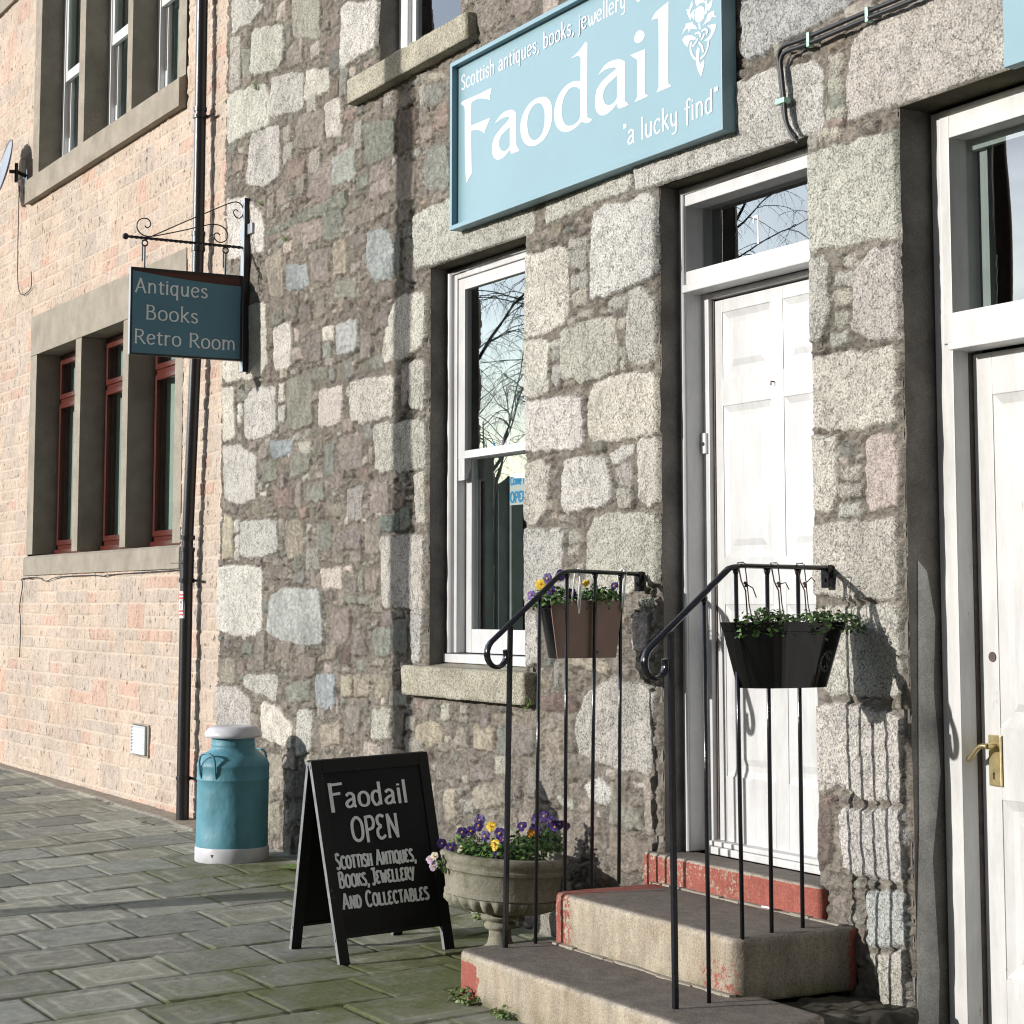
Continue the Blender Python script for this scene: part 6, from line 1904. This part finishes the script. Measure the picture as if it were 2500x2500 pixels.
# in the right planter
plant('bedding_plant', 'small leaved green plant filling the street half of the black planter', 'plant', (-5.80, -.44, 1.43), .085, .13, .06, 420, .022, [], rg, 'leaf2', base_drop=.06)
plant('bedding_plant', 'small leaved green plant spilling from the wall half of the black planter', 'plant', (-5.79, -.19, 1.43), .10, .18, .06, 460, .022, [], rg, 'leaf2', base_drop=.06)

# ------------------------------------------------------------------ stone urn
UC = (-7.95, -.375); UZ0 = -.042
ur = thing('urn', 'weathered stone garden urn with fluted bowl planted with pansies by the steps', 'urn', (UC[0], UC[1], UZ0))
tilt = Matrix.Translation((UC[0], UC[1], .08)) @ Matrix.Rotation(R(4.2), 4, Vector((-.875, .474, 0))) @ Matrix.Translation((-UC[0], -UC[1], -.08))
def wavy(n_, amp, z0, z1):
    def f(r, z, a):
        if z0 <= z <= z1:
            w = math.sin(math.pi * (z - z0) / (z1 - z0))
            r = r + amp * (abs(math.sin(n_ * a)) - .5) * max(w, .35)
        return (r, z)
    return f
m = MB()
m.lathe([(.235, .335), (.245, .383), (.262, .391), (.282, .386), (.290, .372), (.288, .356), (.278, .346), (.277, .336), (.283, .330), (.281, .318), (.268, .312), (.264, .300), (.262, .26), (.256, .224), (.262, .216), (.262, .207), (.25, .203)], UC[0], UC[1], 96, wavy(26, .012, .352, .388))
m.lathe([(.25, .203), (.257, .197), (.252, .178), (.228, .155), (.19, .140), (.12, .128), (.065, .122)], UC[0], UC[1], 120, wavy(14, .030, .134, .2035))
m.v = [tuple(tilt @ Vector(p)) for p in m.v]
bw = m.build('bowl', M['urn'], ur); auto_smooth(bw, 50)
m = MB(); m.lathe([(.055, .130), (.060, .122), (.082, .118), (.088, .108), (.082, .096), (.058, .090), (.056, .086), (.068, .080), (.072, .068), (.066, .056), (.050, .050), (.050, .02), (.058, -.01), (.080, -.028), (.125, -.038), (.140, -.041), (.140, -.06)], UC[0], UC[1], 56)
auto_smooth(m.build('pedestal', M['urn'], ur), 50)
m = MB(); m.lathe([(.001, .372), (.12, .368), (.252, .352)], UC[0], UC[1], 32); m.v = [tuple(tilt @ Vector(p)) for p in m.v]; m.build('soil', M['soil'], ur)
def U(px_r, px_u, dz):   # offset right (camera), depth away, height from rim centre
    return Vector((.476*px_r - .875*px_u, .879*px_r + .474*px_u, dz))
def urn_plant(label, right, away, z, rx, h, nl, fl):
    c = Vector((UC[0], UC[1], z)) + U(right, away, 0)
    plant('pansy_plant', label, 'pansy', tuple(c), rx, rx, h, nl, .026, [tuple(U(r_, a_, z_)) + (s_, k_) for r_, a_, z_, s_, k_ in fl], rg, base_drop=.04)
urn_plant('deep purple pansies massed on the left of the stone urn', -.15, -.02, .365, .11, .12, 330,
          [(-.11,-.05,.07,.021,'purple'), (-.07,-.06,.055,.021,'purple'), (-.02,.0,.115,.022,'purple'), (.02,.0,.12,.021,'purple'), (.06,.02,.165,.026,'purple'), (.055,.0,.145,.022,'purple'), (-.03,-.06,.05,.017,'cream'), (.085,-.02,.10,.022,'purple')])
urn_plant('pansies with yellow and purple blooms at the middle front of the stone urn', -.02, -.10, .355, .11, .115, 330,
          [(-.02,.04,.155,.021,'yellow'), (.0,-.05,.085,.022,'yellow'), (.02,.0,.13,.024,'purple'), (.035,-.02,.10,.019,'violet'), (.005,-.07,.035,.022,'purple'), (.03,-.07,.0,.017,'purple')])
urn_plant('leafy green pansy between the first two railing uprights in the urn', .09, -.05, .375, .12, .115, 360,
          [(.01,.0,.135,.021,'purple'), (.05,.0,.105,.017,'orange'), (.075,.02,.165,.023,'purple'), (.08,.0,.12,.015,'violet')])
urn_plant('purple pansies at the right of the urn behind the railing', .20, .03, .395, .10, .105, 300,
          [(.0,.0,.15,.023,'purple'), (.03,-.02,.13,.022,'purple'), (.07,-.02,.115,.021,'purple'), (.05,.0,.10,.021,'purple'), (-.05,-.03,.09,.019,'purple'), (.10,.0,.105,.017,'violet')])
urn_plant('white and pink violas trailing over the left rim of the urn', -.245, -.06, .335, .05, .05, 60,
          [(-.045,-.05,.05,.017,'cream'), (-.065,-.05,.035,.018,'pinkpetal'), (-.05,-.06,.008,.018,'pinkpetal'), (-.03,-.04,.045,.014,'purple')])

# ------------------------------------------------------------------ milk churn
CC = (-11.37, -.375); CZ = -.022
ch = thing('milk_churn', 'teal painted milk churn with white lid and white base band by the wall', 'milk churn', (CC[0], CC[1], CZ))
def dent(r, z, a):
    d_ = math.exp(-(((a - 5.25) / .35) ** 2 + ((z - .16) / .07) ** 2)) + .7 * math.exp(-(((a - 5.5) / .3) ** 2 + ((z - .30) / .10) ** 2))
    return (r - .010 * d_ * (z < .46) + .0012 * math.sin(a * 3 + z * 9), z)
m = MB()
m.lathe([(.214, .05), (.216, .08), (.215, .12), (.2145, .16), (.214, .2), (.2145, .24), (.214, .28), (.2145, .32), (.2145, .36), (.2145, .40), (.215, .45), (.2185, .455), (.2185, .463), (.216, .467), (.216, .50), (.216, .53), (.2185, .536), (.2165, .546), (.208, .566), (.192, .586), (.170, .606), (.150, .622), (.136, .636), (.131, .650), (.134, .656), (.131, .664), (.130, .69), (.131, .72)], CC[0], CC[1], 72, dent)
auto_smooth(m.build('body', M['churn'], ch), 50)
m = MB(); m.lathe([(.14, .700), (.165, .704), (.172, .712), (.173, .722), (.168, .736), (.156, .752), (.142, .764), (.128, .770), (.10, .772), (.06, .768), (.001, .766)], CC[0], CC[1], 64)
auto_smooth(m.build('lid', M['churn_white'], ch), 50)
m = MB(); m.lathe([(.212, .062), (.219, .060), (.222, .050), (.222, -.020), (.218, -.026), (.2, -.026)], CC[0], CC[1], 72)
auto_smooth(m.build('base_band', M['churn_white'], ch), 50)
m = MB()
an = math.radians(-52)
bp = lambda u, z: (CC[0] + .2226*math.cos(an + u/.222), CC[1] + .2226*math.sin(an + u/.222), z)
m.add([bp(-.011, .028), bp(.011, .028), bp(0, .006)], [(0, 1, 2)]); m.build('drain_notch', M['ink'], ch)
for sgn in (-1, 1):
    hx_, hy_ = CC[0] + .02 * sgn, CC[1]
    pts = []
    for (w_, d_, z_) in ((-.062, .214, .47), (-.062, .226, .50), (-.062, .232, .57), (-.052, .232, .60), (-.030, .230, .615), (0, .230, .62), (.030, .230, .615), (.052, .232, .60), (.062, .232, .57), (.062, .226, .50), (.062, .214, .47)):
        aa = math.radians(-64 if sgn < 0 else 116) + w_ / .22
        pts.append((CC[0] + d_*math.cos(aa), CC[1] + d_*math.sin(aa), z_))
    m = MB(); m.tube(pts, .0068, 8); auto_smooth(m.build('handle', M['churn'], ch), 60)
m = MB(); a0 = math.radians(-118)
bp2 = lambda u, z: (CC[0] + .2178*math.cos(a0 + u/.217), CC[1] + .2178*math.sin(a0 + u/.217), z)
for (u0, u1, z0, z1) in ((-.006, .006, .33, .43), (-.018, .016, .325, .335), (-.02, .006, .42, .43)):
    m.add([bp2(u0, z0), bp2(u1, z0), bp2(u1, z1), bp2(u0, z1)], [(0, 1, 2, 3)])
m.build('painted_letter', M['churn_white'], ch)

# ------------------------------------------------------------------ folding chalkboard
ab = thing('a_board', 'black folding chalkboard with white hand lettering standing on the paving', 'chalkboard', (-8.38, -.82, -.07))
def leafpanel(FL, FR, TL, TR, outward):
    FL, FR, TL, TR = map(Vector, (FL, FR, TL, TR))
    n = (FR - FL).cross(TL - FL).normalized()
    if n.dot(Vector(outward)) < 0: n = -n
    def P(u, v, h=0.0):
        return (TL*(1-u) + TR*u)*(1-v) + (FL*(1-u) + FR*u)*v + n*h
    return P
def slab(m, P, u0, u1, v0, v1, h0, h1):
    vs = [P(u0,v0,h0),P(u1,v0,h0),P(u1,v1,h0),P(u0,v1,h0),P(u0,v0,h1),P(u1,v0,h1),P(u1,v1,h1),P(u0,v1,h1)]
    m.add(vs, [(0,3,2,1),(4,5,6,7),(0,1,5,4),(1,2,6,5),(2,3,7,6),(3,0,4,7)])
FP = leafpanel((-8.143,-1.070,-.080),(-8.187,-.483,-.065),(-8.367,-1.125,.794),(-8.367,-.540,.816),(1,0,.2))
BP = leafpanel((-8.633,-1.109,-.080),(-8.675,-.526,-.064),(-8.402,-1.127,.794),(-8.402,-.542,.816),(-1,0,.2))
for nm, P in (('front_panel', FP), ('back_panel', BP)):
    m = MB(); slab(m, P, .07, .93, .05, .872, -.012, -.004)
    pn = m.build(nm, M['board'], ab)
    m = MB(); slab(m, P, 0, .085, 0, 1, -.020, .004); slab(m, P, .915, 1, 0, 1, -.020, .004); slab(m, P, .0853, .9147, 0, .066, -.020, .004); slab(m, P, .0853, .9147, .862, .878, -.018, -.002)
    m.build('frame', M['board_frame'], pn, bevel=.0025)
    m = MB(); slab(m, P, -.003, -.0003, .005, .997, -.0195, .0035); slab(m, P, .9120, .9148, .882, .997, -.0195, .0035)
    m.build('edge_strip', M['strap'], pn)
    m = MB()
    for v_ in (.03, .88):
        c = P(-.003, v_, -.008); m.tube([c, c + Vector((0, -.003, 0))], .006, 10)
    m.build('screw', M['galv'], pn)
def abf(x, y, h): return FP(x / .58, 1 - y / .90, -.0038 + h)
text_mesh('chalk_heading', [('F', .060, .684, .085, .145), ('aodail', .140, .680, .318, .125)], M['chalk'], ab, abf, pen=.125, contrast=.35, serif=.05)
text_mesh('chalk_open', [('OPEN', .150, .527, .242, .145)], M['chalk'], ab, abf, pen=.10, contrast=.1)
text_mesh('chalk_lines', [('SCOTTISH ANTIQUES,', .050, .412, .402, .092), ('BOOKS,', .053, .330, .150, .092), ('JEWELLERY', .214, .332, .220, .092), ('AND COLLECTABLES', .056, .236, .436, .092)], M['chalk'], ab, abf, pen=.125, contrast=.1, small=.8)

# ------------------------------------------------------------------ small things
oc = thing('window_card', 'pale card with blue lettering hung inside the sash window', 'window card', (-8.95, .26, 2.0))
MB().box(-9.037, -8.84, .262, .265, 2.015, 2.178).build('card', M['card'], oc, bevel=.001)
MB().tube([(-9.02, .2635, 2.178), (-8.94, .2635, 2.30), (-8.86, .2635, 2.178)], .0015, 4).build('string', M['wire'], oc)
text_mesh('lettering', [('Come in', -9.028, 2.122, .175, .055), ('OPEN', -9.03, 2.032, .18, .07)], M['cyan'], oc, lambda x, z, h: (x, .2615 - h, z), pen=.2, contrast=.2)
wd = random.Random(33)
def weed(label, c, r, h, n, size, name='weed'):
    pts = []
    for _ in range(n):
        a = wd.uniform(0, 6.28); q = math.sqrt(wd.random())
        pts.append((Vector(c) + Vector((r*q*math.cos(a), r*q*math.sin(a)*.6, h*(1-q*.6)*wd.random())), Vector((.2*math.cos(a), .2*math.sin(a) - .3, .8))))
    m = MB(); leaf_cloud(m, pts, size, wd, .7)
    tag(m.build(name, M['weed'], None), label, 'weed')
def grass_tuft(label, c, n, L_):
    m = MB()
    for _ in range(n):
        a = wd.uniform(-.9, .9); b = wd.uniform(.2, 1.0)
        p = Vector(c); d_ = Vector((math.sin(a), -.5 * b, math.cos(a) * .6)).normalized()
        l = L_ * wd.uniform(.5, 1.1)
        q = p + d_ * l; q2 = q + Vector((d_.x * .4, d_.y * .4, -.35)) * l * .6
        s_ = Vector((.0022, .001, 0))
        m.add([p - s_, p + s_, q + s_*.7, q - s_*.7, q2], [(0, 1, 2, 3), (3, 2, 4)])
    tag(m.build('grass_tuft', M['weed'], None), label, 'weed')
weed('small green weed at the red painted corner of the bottom step', (-7.10, -.985, -.066), .09, .07, 90, .028)
weed('low green weed on the paving along the front of the bottom step', (-6.78, -.985, -.066), .07, .05, 60, .026)
weed('clump of pale green weed at the wall foot behind the urn', (-8.62, -.07, -.03), .13, .085, 150, .026)
grass_tuft('tuft of grass hanging under the right end of the window sill', (-8.32, -.03, 1.0), 26, .10)
grass_tuft('grass tuft growing from a wall joint above the hanging sign bracket', (-11.94, -.02, 4.10), 16, .05)
grass_tuft('grass tuft in a joint just right of the hanging sign frame', (-11.5, -.02, 3.79), 16, .05)
grass_tuft('grass tuft sprouting high on the rubble wall near the drainpipe', (-12.05, -.02, 4.90), 18, .06)
weed('green moss cushion on a stone below the hanging sign', (-12.25, -.02, 2.92), .03, .05, 40, .014)
m = MB(); m.add([(-10.86,-.27,-.012),(-10.80,-.24,.006),(-10.72,-.22,.012),(-10.66,-.25,-.008),(-10.72,-.30,-.004),(-10.80,-.31,-.006)], [(0,1,5),(1,2,4,5),(2,3,4)])
tag(m.build('leaf', M['weed'], None), 'single green leaf lying on the paving between churn and chalkboard', 'leaf')
for lab, x, y, s_ in (('dark dead leaf on the paving near the left edge by the pink wall', -15.6, -.42, .05), ('small dark dead leaf on the paving below the wall vent', -14.6, -.16, .035), ('dark scrap of leaf in a paving joint in front of the drainpipe', -13.3, -.30, .04), ('dark scrap in the paving joint left of the churn', -12.7, -.28, .03)):
    m = MB(); zz = ground_z(x, y) + .006
    m.add([(x - s_, y, zz), (x - s_*.3, y + s_*.5, zz + s_*.5), (x + s_, y + .01, zz + .004), (x + s_*.2, y - s_*.5, zz + s_*.3)], [(0, 1, 2), (0, 2, 3)])
    tag(m.build('dead_leaf', M['cord'], None), lab, 'leaf')
m = MB(); m.tube([(-6.36, -.075, .338), (-6.29, -.07, .338)], .004, 8)
tag(m.build('cigarette_end', M['sticker'], None), 'white cigarette end lying at the back of the second step', 'litter')

for lab, x, c_, h_ in (('small pink glass ornament standing on the sash meeting rail', -9.0, 'pinkpetal', .05), ('small pale glass ornament with a tall neck on the sash meeting rail', -8.93, 'card', .085), ('small blue glass ornament nearest the frame on the sash meeting rail', -9.10, 'cyan', .045)):
    m = MB(); m.lathe([(.002, 2.318), (.014, 2.318), (.018, 2.318 + h_*.25), (.012, 2.318 + h_*.5), (.005, 2.318 + h_*.6), (.006, 2.318 + h_*.9), (.010, 2.318 + h_)], x, .205, 14)
    tag(m.build('ornament', M[c_], None, smooth=True), lab, 'ornament')

# ------------------------------------------------------------------ out of frame: what throws the shadow and shows in the glass
tp = thing('telegraph_pole', 'tall round timber pole at the kerb', 'pole', (-11.15, -5.1, -.3))
m = MB(); m.tube([(-11.15, -5.1, -.36), (-11.15, -5.1, 4), (-11.15, -5.1, 9.5)], [.125, .12, .10], 20); auto_smooth(m.build('pole', M['timber'], tp))
MB().box(-12.0, -10.3, -5.16, -5.04, 8.9, 9.0).build('crossarm', M['timber'], tp)

def birch(name, label, base, H_, seed, spread):
    t = thing(name, label, 'tree', base)
    rg = random.Random(seed)
    tr = MB(); tw = MB()
    def grow(p, d, L_, r, lev):
        pts = [p]; rs = [r]; n = 5
        for i in range(n):
            d = (d + Vector((rg.uniform(-.16, .16), rg.uniform(-.16, .16), (.05 if lev < 2 else -.10 * (lev - 1))))).normalized()
            p = p + d * (L_ / n); pts.append(p); rs.append(r * (1 - .75 * (i + 1) / n))
        (tr if lev < 2 else tw).tube(pts, rs, 6 if lev < 2 else 3)
        if lev >= 4: return
        k = (9, 8, 6, 5)[lev]
        for j in range(k):
            f = (.28 if lev == 0 else .15) + (1 - (.28 if lev == 0 else .15)) * (j + rg.random()) / k
            i = min(n - 1, int(f * n)); q = pts[i] + (pts[i+1] - pts[i]) * (f * n - i)
            a = rg.uniform(0, 6.28); out = Vector((math.cos(a), math.sin(a), rg.uniform(.1, .7) if lev < 2 else rg.uniform(-.5, .4)))
            dd = (d * .55 + out * spread).normalized()
            grow(q, dd, L_ * (.48 if lev == 0 else .52) * (1.15 - .5 * f), r * .42, lev + 1)
    grow(Vector(base), Vector((.05, .05, 1)).normalized(), H_, H_ * .0115, 0)
    tr.build('trunk', M['bark'], t); tw.build('crown', M['twig'], t)
    return t
birch('birch_tree', 'bare birch tree across the street, seen reflected in the sash window', (-36.2, -19.0, -.36), 13.5, 5, .75)
birch('birch_tree', 'second bare tree farther along the street', (-47.0, -21.0, -.36), 11.0, 8, .8)
m = MB(); rg = random.Random(2)
for k in range(26):
    x = -122 + k * 5.2; s_ = rg.uniform(1.6, 2.2)
    v, f = rbox(x - 3.2, x + 3.2, -27 - s_, -27 + s_, -.4, rg.uniform(4.2, 5.8), 1.2, .8, 1.5, .5, 200 + k, 1.0); m.add(v, f)
hd = weld(m.build('hedge', M['hedge'], None)); tag(hd, 'long dark hedge on the far side of the street', 'hedge')
